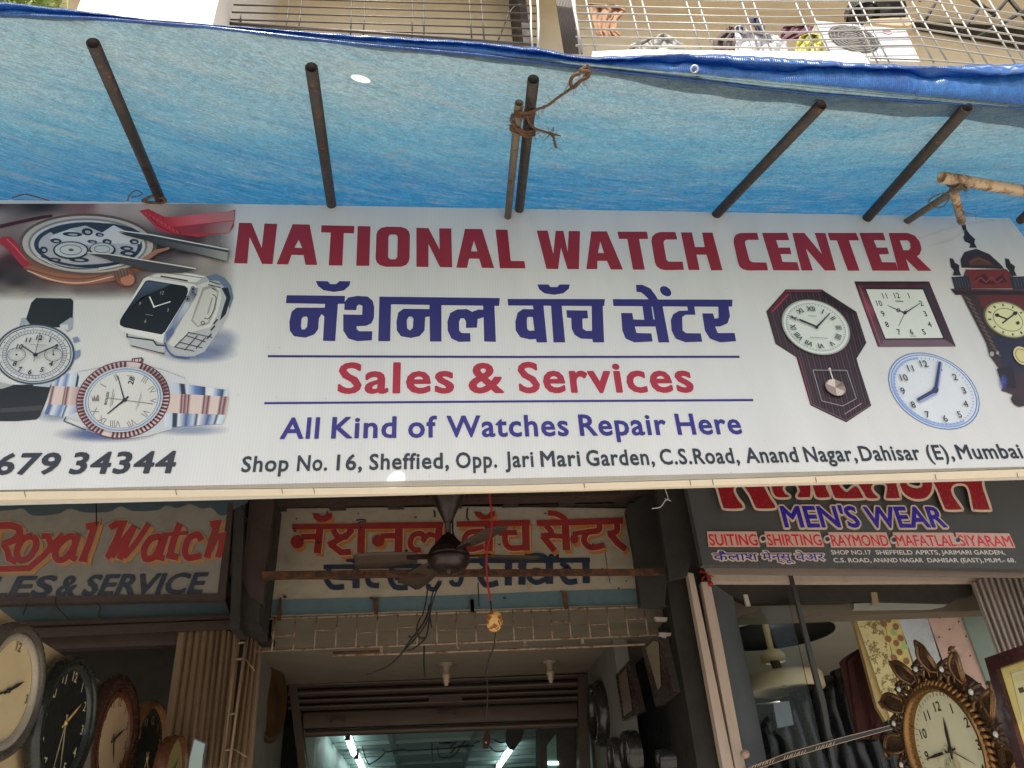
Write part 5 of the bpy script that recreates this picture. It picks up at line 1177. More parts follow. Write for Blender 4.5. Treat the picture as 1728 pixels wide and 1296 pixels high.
mb = MB(); mb.slab(YP(1.78), F('C2', 505,1300, 760,1200, 1100,1105, 1400,1030, 1410,1058, 1100,1142, 760,1240, 520,1325), .03, alb((36,34,32), 3))
for k in range(26):
    x = 545 + k * 15 + (k // 9) * 60; y = 1290 - (x - 545) * .29
    mb.stroke(YP(1.777), F('C2', x, y + 8, x + 6 + (k % 3) * 4, y - 12), .8, alb((150,130,105), 3), .003)
mb.stroke(YP(1.777), F('C2', 510,1302, 760,1203, 1100,1108, 1400,1033), .7, alb((150,130,110), 3), .003); mb.stroke(YP(1.777), F('C2', 520,1322, 760,1238, 1100,1140, 1405,1056), .7, alb((150,130,110), 3), .003)
mb.build('push_rail', M['colour'], sf)
mb = MB(); mb.lathe(YP(1.77).P(F1('C2', 494,1212)), (0, -1, 0), [(.02, 0), (.02, .02), (.014, .03), (0, .03)], 18, alb((110,92,78), 3)); mb.build('knob', M['colour'], sf)
# inside the right shop
iz = YP(2.35).P(F1('C2', 700, 283)).z
bb('side_wall', (5.0, 1.9, 0), (5.2, 8, 3.3), M['wall_in'])
bb('shop_ceiling', (q2 - .1, 2.0, iz), (5.0, 5.2, iz + .05), M['pale_ceil'])
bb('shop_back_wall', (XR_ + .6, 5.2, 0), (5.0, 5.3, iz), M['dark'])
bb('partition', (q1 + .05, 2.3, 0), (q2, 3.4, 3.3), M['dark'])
dz = YP(3.0).P(F1('C2', 750, 570))
lp = thing('ceiling_lamp', 'round drum ceiling lamp under a black disc inside the glass shop front', 'lamp', tuple(dz))
mb = MB(); cz = V((dz.x, 3.15, iz)); mb.lathe(cz, (0, 0, -1), [(.42, .002), (.42, .012), (0, .012)], 48, alb((40,40,38), 1.6)); mb.build('ceiling_disc', M['colour'], lp)
mb = MB(); c0 = YP(2.7).P(F1('C2', 670, 615)); mb.lathe(c0, (0, 0, 1), [(.0, -.03), (.075, -.03), (.078, .01), (.05, .04), (.02, .05), (.02, iz - c0.z)], 32, alb((150,140,115), 3)); mb.build('stem', M['colour'], lp)
c1 = YP(2.6).P(F1('C2', 740, 775)); mb = MB(); mb.lathe(c1, (0, 0, 1), [(.0, .055), (.19, .055), (.225, .05), (.235, .035), (.235, -.04), (.225, -.048), (.20, -.045), (.18, -.01), (0, -.01)], 48, alb((150,138,114), 2)); mb.build('drum', M['colour'], lp)
mb = MB(); mb.tube([c1, V((c0.x, c0.y, c0.z))], .03, 12, alb((60,56,46), 2)); mb.build('neck', M['colour'], lp)
tl = thing('tube_light', 'short lit white tube behind the glass pane, under the drum lamp', 'tube light', tuple(YP(2.9).P((1335, 1180))))
q = MB(); q.tube([YP(2.9).P(F1('C2', 752,880)), YP(2.9).P(F1('C2', 842,866))], .014, 10); q.build('tube', lamp_mat('lit shop tube', (1, .97, .9), 30.0), tl)
q = MB(); q.tube([YP(2.92).P(F1('C2', 572,905)), YP(2.92).P(F1('C2', 640,900)), YP(2.92).P(F1('C2', 752,882))], .006, 6, alb((190,186,176), 2)); q.build('lead', M['colour'], tl)
# fabric rolls in shiny film
rr = random.Random(2)
for k in range(11):
    u = k / 10; top = F1('C2', 610 + 78 * k, 905 - 34 * k if k > 3 else 960 - 45 * k); pz = 2.75 - .03 * k
    T_ = YP(pz).P(top); r_ = .055 + .012 * rr.random()
    q = MB(); pts3 = [T_ + V((rr.uniform(-.012, .012), rr.uniform(-.01, .01), -.09 * i)) for i in range(15)]
    q.tube(pts3, [r_ * (1 + rr.uniform(-.16, .1)) for _ in pts3], 14)
    tag(q.build('fabric_roll', M['plastic']), 'dark bolt of suiting in shiny film, standing among the row behind the glass pane', 'fabric roll', 'film wrapped fabric rolls')
q = MB(); q.slab(YP(2.55), F('C2', 672,895, 770,885, 800,1030, 700,1050), .02, alb((80,84,96), 3)); tag(q.build('card', M['colour']), 'plain grey card among the dark fabric rolls', 'card')
drape('cloth', 'dark red cloth end between the dark rolls and the yellow floral fabric', YP(2.45), F('C2', 1080,640, 1215,560, 1400,1020, 1330,1120, 1180,1100), alb((40,18,16), 3), .02, 12)
# cloth bolts with their prints
PF = YP(2.3)
def cloth(label, pts, col, marks=None):
    q = MB(); q.slab(PF, pts, .03, col)
    if marks: marks(q)
    return tag(q.build('patterned_cloth', M['cloth']), label, 'fabric', 'printed cloths shown behind the glass')
def flowers(q):
    rr = random.Random(8); n = 0
    poly_ = F('C3', 165,340, 330,332, 440,1000, 385,1000)
    for k in range(400):
        x, y = rr.uniform(1440, 1525), rr.uniform(1030, 1215)
        if not inside((x, y), poly_): continue
        n += 1
        if n > 75: break
        for j in range(4):
            a_ = rr.uniform(0, 6.28); q.poly(PF, ell((x + 3 * math.cos(a_), y + 3 * math.sin(a_)), (2.4 * math.cos(a_), 2.4 * math.sin(a_)), (-.9 * math.sin(a_), .9 * math.cos(a_)), 8), alb((96,82,56), 3), .0008 + n * .00003 + j * .000004)
cloth('pale yellow cloth with small brown leaf sprigs, at the left of the printed cloths', F('C3', 148,335, 330,328, 400,700, 440,1005, 378,1005), alb((176,166,122), 2.6), flowers)
def dots(q):
    for i, (x, y, g) in enumerate(((345,335,0),(358,385,0),(332,412,0),(405,428,0),(395,465,1),(360,505,0),(435,500,0),(408,530,0),(460,550,1),(428,585,0),(395,620,0),(430,715,0),(470,640,0),(440,770,0))):
        q.poly(PF, ell(F1('C3', x, y), (5.2, 0), (.8, 5.6), 20), alb((98,70,54) if not g else (110,130,90), 3), .0025 + i * .00003)
q = MB(); 
cloth('yellow cloth with round brown and green dots, second of the printed cloths', F('C3', 316,329, 400,325, 470,540, 540,760, 540,900, 440,900, 395,640), alb((176,166,106), 2.6), dots).location.y -= .004
def speck(q):
    rr = random.Random(4); pl4 = F('C3', 405,322, 578,318, 690,640, 690,720, 560,720)
    n = 0
    for k in range(1500):
        x, y = rr.uniform(1510, 1592), rr.uniform(1028, 1140)
        if inside((x, y), pl4):
            n += 1; q.poly(PF, ell((x, y), (rr.uniform(.5, 1.4), 0), (0, rr.uniform(.4, .9)), 6), alb((118,128,136) if n % 2 else (170,176,176), 3), .001 + n * .000002)
        if n > 420: break
cloth('grey blue finely speckled cloth, third of the printed cloths', F('C3', 400,324, 582,318, 700,650, 720,760, 560,760), alb((146,152,156), 3), speck)
def pdots(q):
    for i, (x, y) in enumerate(((675,372),(793,397),(736,444),(672,492),(838,487),(766,552),(730,590),(864,606),(935,705),(800,650),(880,760),(620,340),(770,340))): q.poly(PF, ell(F1('C3', x, y), (1.7, 0), (0, 1.7), 10), alb((56,36,32), 3), .001 + i * .00003)
cloth('pink cloth with sparse dark dots, rightmost of the printed cloths', F('C3', 582,318, 790,312, 990,830, 1010,960, 800,960, 700,690), alb((176,150,140), 2.6), pdots)
mb = MB(); mb.slab(YP(2.28), F('C3', 790,285, 872,160, 950,330, 1035,610, 990,650, 985,820), .03, alb((92,104,98), 3)); mb.build('end_panel', M['colour'], sf)
mb = MB(); mb.slab(YP(2.32), F('C3', 120,285, 150,285, 370,980, 345,1010, 290,920), .03, alb((120,104,70), 3)); mb.build('edge_board', M['colour'], sf)
# red tassel
q = MB(); rr = random.Random(9); c_ = YP(1.77).P(F1('C2', 262, 105))
for k in range(26):
    d = V((rr.uniform(-1, 1), rr.uniform(-.4, .1), rr.uniform(-.9, 1.2))); d = d.normalized() * rr.uniform(.02, .05); q.tube([c_, c_ + d * .6 + V((0, 0, .004)), c_ + d], .0022, 4, (1, 1, 1, 1))
q.lathe(c_ + V((.012, 0, -.055)), (0, 0, 1), [(0, -.016), (.013, -.008), (.016, .003), (.008, .014), (0, .016)], 14)
tag(q.build('tassel', M['red']), 'red thread tassel with an orange bead at the top of the beige posts', 'tassel')
# ------------------------------------------------------------------ ceiling fan
fc = YP(1.42).P((757, 941))
fz_ = YP(1.42).P((757, 829)).z
fan = thing('ceiling_fan', 'dark brown ceiling fan with dusty blades hanging behind the banner', 'fan', tuple(fc))
mb = MB(); mb.lathe(fc, (0, 0, 1), [(0, -.085), (.014, -.082), (.018, -.07), (.05, -.066), (.085, -.052), (.098, -.03), (.103, -.015), (.103, -.006), (.098, -.002), (.103, .004), (.103, .013), (.098, .018), (.098, .026), (.085, .045), (.06, .075), (.042, .095), (.034, .11), (.02, .113), (0, .113)], 44); mb.build('motor', M['fan'], fan)
mb = MB(); mb.tube([fc + V((0, 0, .1)), fc + V((0, 0, fz_ - fc.z))], .014, 14); mb.build('rod', M['fan'], fan)
mb = MB(); mb.lathe(fc + V((0, 0, fz_ - fc.z)), (0, 0, -1), [(.095, 0), (.09, .02), (.05, .10), (.026, .155), (.02, .17), (0, .17)], 32); mb.build('canopy', M['fan'], fan)
for an in (180, 2, -62, 118):
    d = V((math.cos(R(an)), math.sin(R(an)), 0)); s_ = V((-d.y, d.x, 0)); tilt = V((0, 0, .22)); wv = (s_ + tilt).normalized()
    b = MB(); P_ = []; N_ = 12
    for i in range(N_ + 1):
        t = i / N_; x = .15 + .30 * t; hw = .044 + .024 * math.sin(min(1, t * 1.15) * 1.9); z = .002 - .012 * t
        if t > .92: hw *= .8
        for k in (-1, -.33, .33, 1): P_.append(fc + d * x + wv * hw * k + V((0, 0, z + .008 * (1 - k * k))))
    m_ = len(P_); P_ += [p_ + V((0, 0, .004)) for p_ in P_]
    fs = []
    for i in range(N_):
        for k in range(3):
            q = i * 4 + k; fs += [(q, q + 1, q + 5, q + 4), (m_ + q, m_ + q + 4, m_ + q + 5, m_ + q + 1)]
        for k in (0, 3): q = i * 4 + k; fs.append((q, q + 4, m_ + q + 4, m_ + q))
    for i in (0, N_): fs += [(i * 4 + k, i * 4 + k + 1, m_ + i * 4 + k + 1, m_ + i * 4 + k) for k in range(3)]
    b.add(P_, fs, smooth=True); bl = b.build('blade', M['blade'], fan)
    b = MB(); b.obox(fc + d * .125 + V((0, 0, .008)), d * .055, wv * .018, V((0, 0, .004))); b.obox(fc + d * .185 + V((0, 0, .010)), d * .02, wv * .036, V((0, 0, .003))); b.build('blade_arm', M['fan'], bl)

# ------------------------------------------------------------------ lattice transom, its pipe and the wires
PL = YP(1.985)
yt = lambda x: 1043 - .0300 * (x - 440); yb_ = lambda x: 1099 - .0415 * (x - 440)
def rod(pl, a, b, r, o=0): q = MB(); q.tube([pl.P(a, o), pl.P(b, o)], r, 7); return q
lat = thing('lattice_grille', 'rusty iron lattice grille under the centre painted board', 'grille', tuple(PL.P((780, 1060))))
mb = rod(PL, (434, yt(434) + 1), (1128, yt(1128)), .007); mb.build('top_rail', M['lattice'], lat)
mb = rod(PL, (428, yb_(428)), (1128, yb_(1128)), .006); mb.build('bottom_rail', M['lattice'], lat)
xs = [464, 499, 534, 569, 603, 637, 671, 704, 737, 770, 802, 834, 865, 897, 928, 959, 991, 1023, 1054, 1086]
for i, x in enumerate(xs):
    xx = x + (x - 720) * .021; rod(PL, (x, yt(x)), (xx, yb_(xx)), .0045, .003 if i % 2 else .006).build('upright', M['lattice'], lat)
    if i % 2 == 0 and i < len(xs) - 1:
        ym = (yt(x) + yb_(x)) / 2 - (4 if i % 4 else -3); rod(PL, (x + (x - 720) * .01, ym), (xs[i + 1] + (x - 720) * .01, ym - 1.2), .0038, -.002).build('crossbar', M['lattice'], lat)
for c in ((310,815, 322,815, 320,980, 300,980, 285,975), (990,815, 1030,815, 1025,935, 1000,940), (1700,830, 1728,830, 1728,920, 1704,925)):
    q = MB(); q.slab(YP(1.975), F('B5', *c), .01); q.build('hook', M['iron'], lat)
for c in ((210,745, 232,745, 236,830, 216,835), (822,700, 848,700, 862,815, 838,820)):
    q = MB(); q.slab(YP(1.975), F('B6', *c), .01); q.build('hook', M['iron'], lat)
rp = thing('hanging_pipe', 'thin rusty pipe hung by tabs under the lattice grille', 'pipe', tuple(PL.P((850, 1095))))
q = MB(); q.tube([PL.P(p_) for p_ in ((560, 1106), (700, 1102), (860, 1096), (1000, 1091), (1128, 1085.5))], .0065, 10); q.build('rod', M['lattice'], rp)
q = MB(); q.tube([PL.P(p_) for p_ in ((562, 1101.5), (640, 1099))], .006, 8); q.build('stub', M['iron'], rp)
for x, y in ((644, 1094), (772, 1088), (886, 1083), (983, 1079)):
    q = MB(); q.slab(YP(1.980), [(x - 2.6, y - 5), (x + 2.6, y - 5), (x + 3, y + 7), (x - 2.4, y + 7)], .008); q.build('tab', M['lattice'], rp)
q = MB(); q.slab(YP(1.96), F('C1', 1355,82, 1440,85, 1436,108, 1370,106), .03); q.slab(YP(1.96), F('C1', 1385,185, 1465,188, 1462,205, 1430,210, 1432,275, 1400,275, 1402,215, 1385,205), .03)
q.build('gate_hinge', M['slat_pale'], lat)
PW = YP(1.55); q = MB()
for c in (((1478,690),(1430,770),(1400,900),(1340,1037)), ((1490,690),(1440,800),(1408,930),(1420,1037)), ((1390,750),(1375,850),(1350,950))): q.tube([PW.P(p_) for p_ in smooth(F('B5', *[v_ for p in c for v_ in p]), False, 6)], .0035, 6)
for c in (((1340,1037 - 864),(1330,140)),): pass
for c in ((1400,0, 1380,100, 1310,200, 1250,280, 1190,370, 1100,450, 1000,495, 940,512), (1412,0, 1400,90, 1340,200, 1260,290, 1215,340), (1405,60, 1395,160, 1370,250, 1290,320, 1240,335), (1365,300, 1362,420, 1370,535), (1250,232, 1290,235, 1330,180, 1365,120), (1340,90, 1310,170, 1330,240, 1370,245)):
    q.tube([PW.P(p_) for p_ in smooth(F('B8', *c), False, 6)], .0042, 6)
tag(q.build('cable_bundle', M['wire']), 'tangled black cables drooping from the fan across the lattice grille', 'cables')
q = MB()
for c in ((1508,180, 1506,240), (1572,190, 1570,330, 1585,370), (1435,178, 1445,215, 1440,225), (1680,160, 1675,230, 1690,250)):
    q.tube([YP(1.45).P(p_) for p_ in F('B5', *c)], .0045, 6)
tag(q.build('fan_wire', M['wire']), 'short dark wires beside the fan rod', 'wire')
q = MB(); q.tube([YP(1.3).P(p_) for p_ in F('B5', 868,250, 905,244, 940,250, 935,262, 900,262, 872,285)], .004, 6); tag(q.build('hook_wire', M['wire']), 'bent dark wire hook in front of the red Devanagari letters', 'wire')
q = MB(); q.tube([YP(1.35).P(p_) for p_ in smooth(F('B6', 1415,150, 1470,140, 1500,100, 1520,80, 1505,30, 1500,0))], .0025, 5); q.tube([YP(1.35).P(p_) for p_ in F('B6', 1500,85, 1540,100, 1515,80)], .0025, 5)
tag(q.build('white_wire', M['wire_w']), 'thin white wire loop under the banner right of the Devanagari board', 'wire')
# red cord with its charm
PRD = YP(.9)
ch = thing('hanging_charm', 'dried lemon charm on a red cord hanging from the banner', 'charm', tuple(PRD.P((835, 1048))))
q = MB(); q.tube([PRD.P(p_) for p_ in smooth(F('B6', 332,-20, 340,80, 352,180, 350,290, 322,420, 318,540, 330,680, 345,760), False, 6)], .0042, 6); q.build('cord', M['red'], ch)
q = MB(); q.tube([PRD.P(p_) for p_ in F('B6', 345,750, 350,835)], .003, 6); q.tube([PRD.P(p_) for p_ in F('C1', 300,180, 290,280, 262,340, 232,450, 245,520, 248,600, 240,740)], .0024, 5); q.build('thread', M['wire'], ch)
c_ = PRD.P((834.5, 1048)); q = MB(); rr = random.Random(6)
prof = [(0, -.042), (.016, -.036), (.026, -.02), (.03, 0), (.028, .016), (.022, .03), (.012, .04), (0, .043)]
q.lathe(c_, (.1, 0, 1), prof, 20, alb((176,140,84), 2.2))
for k in range(30):
    d = V((rr.uniform(-1, 1), rr.uniform(-1, .3), rr.uniform(-1.4, 1.4))).normalized(); q.obox(c_ + V((d.x * .026, d.y * .026, d.z * .036)), d * .005, d.orthogonal() * .007, d.cross(d.orthogonal()) * .007, alb(rr.choice(((196,166,110),(150,96,56),(120,70,40))), 2))
q.build('lemon', M['cloth'], ch)
# lamp holders under the porch ceiling
hz = C_z
for px, y_, lb in (((753, 1142), 2.75, 'pale lamp holder with bulb base under the porch ceiling, left of the other holder'), ((928, 1128), 2.8, 'pale lamp holder under the porch ceiling near the right wall')):
    c_ = YP(y_).P(px); g = thing('lamp_holder', lb, 'lamp holder', (c_.x, c_.y, hz), 'lamp holders under the porch ceiling')
    q = MB(); q.lathe(V((c_.x, c_.y, hz)), (0, 0, -1), [(.05, .001), (.05, .012), (.022, .02), (.018, .06), (0, .06)], 20, alb((92,82,68), 2.0)); q.build('base', M['colour'], g)
    q = MB(); q.lathe(V((c_.x, c_.y, hz - .05)), (0, 0, -1), [(.014, 0), (.024, .012), (.024, .032), (.018, .04), (.02, .06), (.012, .064), (.012, .08), (0, .08)], 20, alb((120,104,86), 2.0)); q.build('socket', M['colour'], g)
# ------------------------------------------------------------------ rolled shutter and doorway
sh = thing('roller_shutter', 'half rolled brown shutter over the centre shop doorway', 'shutter', tuple(YP(3.2).P((740, 1200))))
PS = YP(3.2); lft = lambda y: (488 + (y - 1150) * .10, y); slope = -.036
def band(name, y0, y1, pl, th, m, x0=487, x1=990):
    q = MB(); n = 8
    a0, a1, b0, b1 = pl.P((x0, y0)), pl.P((x1, y0 + slope * (x1 - x0))), pl.P((x0, y1)), pl.P((x1, y1 + slope * (x1 - x0)))
    vs = []
    for i in range(n + 1):
        t = i / n; k = math.sin(math.pi * t) * th
        vs += [a0.lerp(b0, t) + V((0, -k, 0)), a1.lerp(b1, t) + V((0, -k, 0))]
    m_ = len(vs); vs += [v_ + V((0, .02 + th, 0)) for v_ in vs]
    fs = [(2 * i, 2 * i + 1, 2 * i + 3, 2 * i + 2) for i in range(n)] + [(m_ + 2 * i, m_ + 2 * i + 2, m_ + 2 * i + 3, m_ + 2 * i + 1) for i in range(n)] + [(0, m_, m_ + 1, 1), (2 * n, 2 * n + 1, m_ + 2 * n + 1, m_ + 2 * n)]
    q.add(vs, fs, smooth=True); return q.build(name, m, sh)
for y0, y1 in ((1152, 1163), (1164, 1178), (1179, 1189), (1190, 1200)): band('slat', y0, y1, PS, .03, M['shutter'])
band('bottom_panel', 1202, 1231, YP(3.22), .004, M['shutter'], 512); band('bottom_bar', 1232, 1243, YP(3.20), .012, M['shutter'], 515)
for c in (((670,860),(680,828),(780,822),(795,850),(770,850),(765,836),(695,842),(690,862)), ((1455,790),(1470,775),(1600,770),(1600,800),(1580,800),(1575,785),(1475,792))):
    q = MB(); q.slab(YP(3.19), F('B8', *[v_ for p in c for v_ in p]), .01); q.build('handle', M['dark'], sh)
q = MB(); q.slab(YP(3.17), F('B8', 1395,668, 1640,664, 1640,705, 1400,712), .02); q.build('lock_plate', M['frame'], sh)
for a in (((486, 1148), (500, 1150), (530, 1400), (516, 1400)), ((976, 1140), (992, 1138), (1000, 1400), (978, 1400))):
    q = MB(); q.slab(YP(3.16), list(a), .1); q.build('side_channel', M['shutter'], sh)
# lit interior
zi = YP(4.2).P((700, 1243)).z
ix0, ix1 = YP(3.4).P((540, 1250)).x, YP(3.4).P((962, 1240)).x
bb('inner_ceiling', (ix0 - .02, 3.32, zi), (ix1 + .3, 7.5, zi + .04), M['cyan'])
bb('inner_wall', (ix0 - .1, 3.32, 0), (ix0 - .02, 7.5, zi), M['mint']); bb('inner_wall', (ix1 + .3, 3.32, 0), (ix1 + .38, 7.5, zi), M['mint'])
bb('inner_back_wall', (ix0 - .1, 7.5, 0), (ix1 + .38, 7.6, zi), M['mint'])
PZ = ZP(zi - .035)
for k, y_ in enumerate((4.3, 5.0, 5.7, 6.4)): bb('ceiling_batten', (ix0, y_, zi - .03), (ix1 + .3, y_ + .05, zi - .002), M['mint'])
for k, x_ in enumerate((.25, .62)): xx = ix0 + (ix1 - ix0) * x_; bb('ceiling_batten', (xx, 3.34, zi - .028), (xx + .04, 7.4, zi - .004), M['mint'])
def tube_light(a, b, r, lb, pl=None):
    pl = pl or PZ; A_, B_ = pl.P(a), pl.P(b); g = thing('tube_light', lb, 'tube light', tuple(A_), 'lit tubes inside the centre shop')
    q = MB(); q.tube([A_, B_], r, 10); q.build('tube', M['tube'], g)
    d = (B_ - A_).normalized(); q = MB(); u = d.cross(V((0, 0, 1))).normalized()
    q.obox((A_ + B_) / 2 + V((0, 0, r + .014)), (B_ - A_) / 2 + d * .03, u * .022, V((0, 0, .012)), alb((200,210,205), 1)); q.build('batten', M['colour'], g)
    for e in (A_ - d * .015, B_ + d * .015): q = MB(); q.obox(e, d * .014, u * .018, V((0, 0, .022)), alb((40,44,44), 1)); q.build('end_cap', M['colour'], g)
tube_light(F1('B8', 808,968), F1('B8', 850,1085), .022, 'front one of the two lit tubes in line on the left of the shop ceiling')
tube_light(F1('B8', 872,1108), F1('B8', 935,1240), .022, 'rear one of the two lit tubes in line on the left of the shop ceiling')
tube_light(F1('C1', 408,945), F1('C1', 318,1080), .022, 'lit tube slanting on the right of the shop ceiling')
PB_ = YP(7.4)
tube_light(F1('C1', -80,1078), F1('C1', 290,1068), .03, 'lit tube lying level on the far wall of the shop', PB_)
q = MB()
for c in ((1060,1050, 1090,1075, 1200,1060, 1270,1065, 1400,1058, 1520,1050, 1620,1040, 1728,1030), (960,1170, 1040,1120, 1080,1078), (1420,960, 1422,1080, 1430,1150), (1520,960, 1522,1010), (1460,1040, 1480,1110, 1560,1110, 1600,1080, 1660,1000, 1728,990), (900,980, 930,1100, 960,1170)):
    q.tube([YP(4.6).P(p_) for p_ in smooth(F('B8', *c), False, 5)], .005, 5)
for c in ((0,945, 60,900, 130,905, 210,895, 260,880, 330,915, 385,905), (0,985, 50,940, 120,930, 200,905), (250,930, 300,975, 360,970)):
    q.tube([YP(4.6).P(p_) for p_ in smooth(F('C1', *c), False, 5)], .005, 5)
tag(q.build('cable_bundle', M['wire']), 'black wiring strung under the mint ceiling inside the shop', 'cables')
c_ = YP(4.4).P(F1('B8', 1524,968)); q = MB(); q.lathe(c_, (0, 0, 1), [(0, -.05), (.05, -.045), (.10, -.01), (.105, .02), (.06, .04), (.02, .05), (.02, zi - c_.z), (0, zi - c_.z)], 24); tag(q.build('inner_fan_hub', M['fan']), 'small dark fan hub under the mint ceiling just inside the doorway', 'fan')
c_ = YP(4.0).P(F1('C1', 238,905)); g = thing('wall_camera', 'small brown cased device with a pale dot hanging under the mint ceiling', 'device', tuple(c_))
q = MB(); q.slab(YP(4.0), F('C1', 228,845, 250,835, 265,870, 262,920, 250,948, 218,945, 212,900), .08, alb((70,40,30), 2)); q.build('case', M['colour'], g)
q = MB(); q.poly(YP(4.0), ell(F1('C1', 236,915), (1.8, 0), (0, 1.8), 12), (.8, .8, .75), .003); q.build('lens', M['colour'], g)
q = MB(); q.slab(YP(3.8), F('C1', 388,812, 495,815, 470,900, 440,938, 410,930, 385,880), .25); tag(q.build('hanging_box', M['dark']), 'black hanging box at the top of the lit doorway, above the slanting tube', 'box')
cab = thing('mirror_cabinet', 'dark cabinet with a narrow mirror at the right edge of the lit doorway', 'cabinet', tuple(YP(3.5).P((945, 1290))))
q = MB(); q.slab(YP(3.40), F('C1', 595,800, 640,810, 690,680, 735,680, 755,770, 860,770, 870,1300, 595,1300), .25); q.build('body', M['dark'], cab)
q = MB(); q.poly(YP(3.40), F('C1', 640,935, 700,860, 715,1300, 645,1300), alb((80,120,110), 1.2), .004); q.build('mirror', M['gloss'], cab)
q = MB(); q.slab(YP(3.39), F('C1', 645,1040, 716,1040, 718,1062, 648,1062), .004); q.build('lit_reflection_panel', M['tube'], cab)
# items on the porch's right wall
XW = XP(XR_ + .02)
def framed(lb, outer, inner, c1, c2, pl=XW, th=.03, cat='picture', name='picture_frame'):
    g = thing(name, lb, cat, tuple(pl.P(outer[0])))
    q = MB(); q.slab(pl, outer, th, c1, th); q.build('frame', M['gloss'], g)
    q = MB(); q.poly(pl, inner, c2, th + .003); q.build('picture', M['colour'], g); return g
framed('tall dark framed picture on the right porch wall, left of the tapering one', F('C1', 1095,470, 1180,375, 1258,715, 1140,775), F('C1', 1115,478, 1165,420, 1205,700, 1150,740), alb((26,20,18), 2.5), alb((62,52,44), 2.5))
framed('big framed picture hung highest on the right porch wall, under the gate hinge', F('C1', 1265,290, 1345,215, 1400,230, 1480,580, 1360,680), F('C1', 1295,290, 1345,240, 1380,250, 1395,540, 1375,570), alb((30,24,20), 2.5), alb((80,72,58), 2.5))
# folded timber gates
def folded(lb, pl, top, bot, n, m, amp=.02):
    q = MB(); T = [V(a) for a in top]; B = [V(a) for a in bot]; vs = []
    for i in range(2 * n + 1):
        t = i / (2 * n); k = t * (len(T) - 1); j = min(int(k), len(T) - 2); f = k - j
        a, b = T[j].lerp(T[j + 1], f), B[j].lerp(B[j + 1], f); o_ = amp * (1 if i % 2 else -1) * (.7 + .5 * random.random())
        vs += [pl.P(a, o_), pl.P(b, o_)]
    fs = [(2 * i, 2 * i + 2, 2 * i + 3, 2 * i + 1) for i in range(2 * n)]
    q.add(vs, fs); o = q.build('folding_gate', m); s_ = o.modifiers.new('solid', 'SOLIDIFY'); s_.thickness = .012; s_.offset = -1
    return tag(o, lb, 'gate', 'folded slat gates')
folded('folded brown slat gate left of the left pilaster, behind the clocks', YP(1.95), F('B7', 1058,132, 1240,132, 1390,175), F('B7', 940,960, 1150,960, 1310,960), 9, M['slat'], .022)
gt = folded('narrow folded timber gate right beside the lattice grille', YP(1.98), F('B7', 1435,180, 1480,200, 1528,255), F('B7', 1310,960, 1390,960, 1470,960), 4, M['slat'], .02)
q = MB(); q.tube([YP(1.93).P(p_) for p_ in F('B7', 1385,180, 1290,960)], .009, 6); q.tube([YP(1.93).P(p_) for p_ in F('B7', 1432,215, 1335,960)], .007, 6)
for y in (225, 320, 640, 850): q.tube([YP(1.93).P(p_) for p_ in F('B7', 1380 - (y - 200) * .12, y, 1432 - (y - 200) * .125, y - 4)], .006, 5)
q.tube([YP(1.93).P(p_) for p_ in F('B7', 1430,315, 1485,385)], .004, 5); q.tube([YP(1.93).P(p_) for p_ in F('B7', 1360,840, 1440,890)], .004, 5)
tag(q.build('gate_post', M['slat']), 'slim timber gate post between the two folded gates', 'post')
folded('pale folded slat gate at the right, above the framed certificate', YP(1.80), F('C3', 868,165, 1045,72, 1250,70), F('C3', 1030,600, 1230,600, 1420,640), 11, M['slat_pale'], .022)

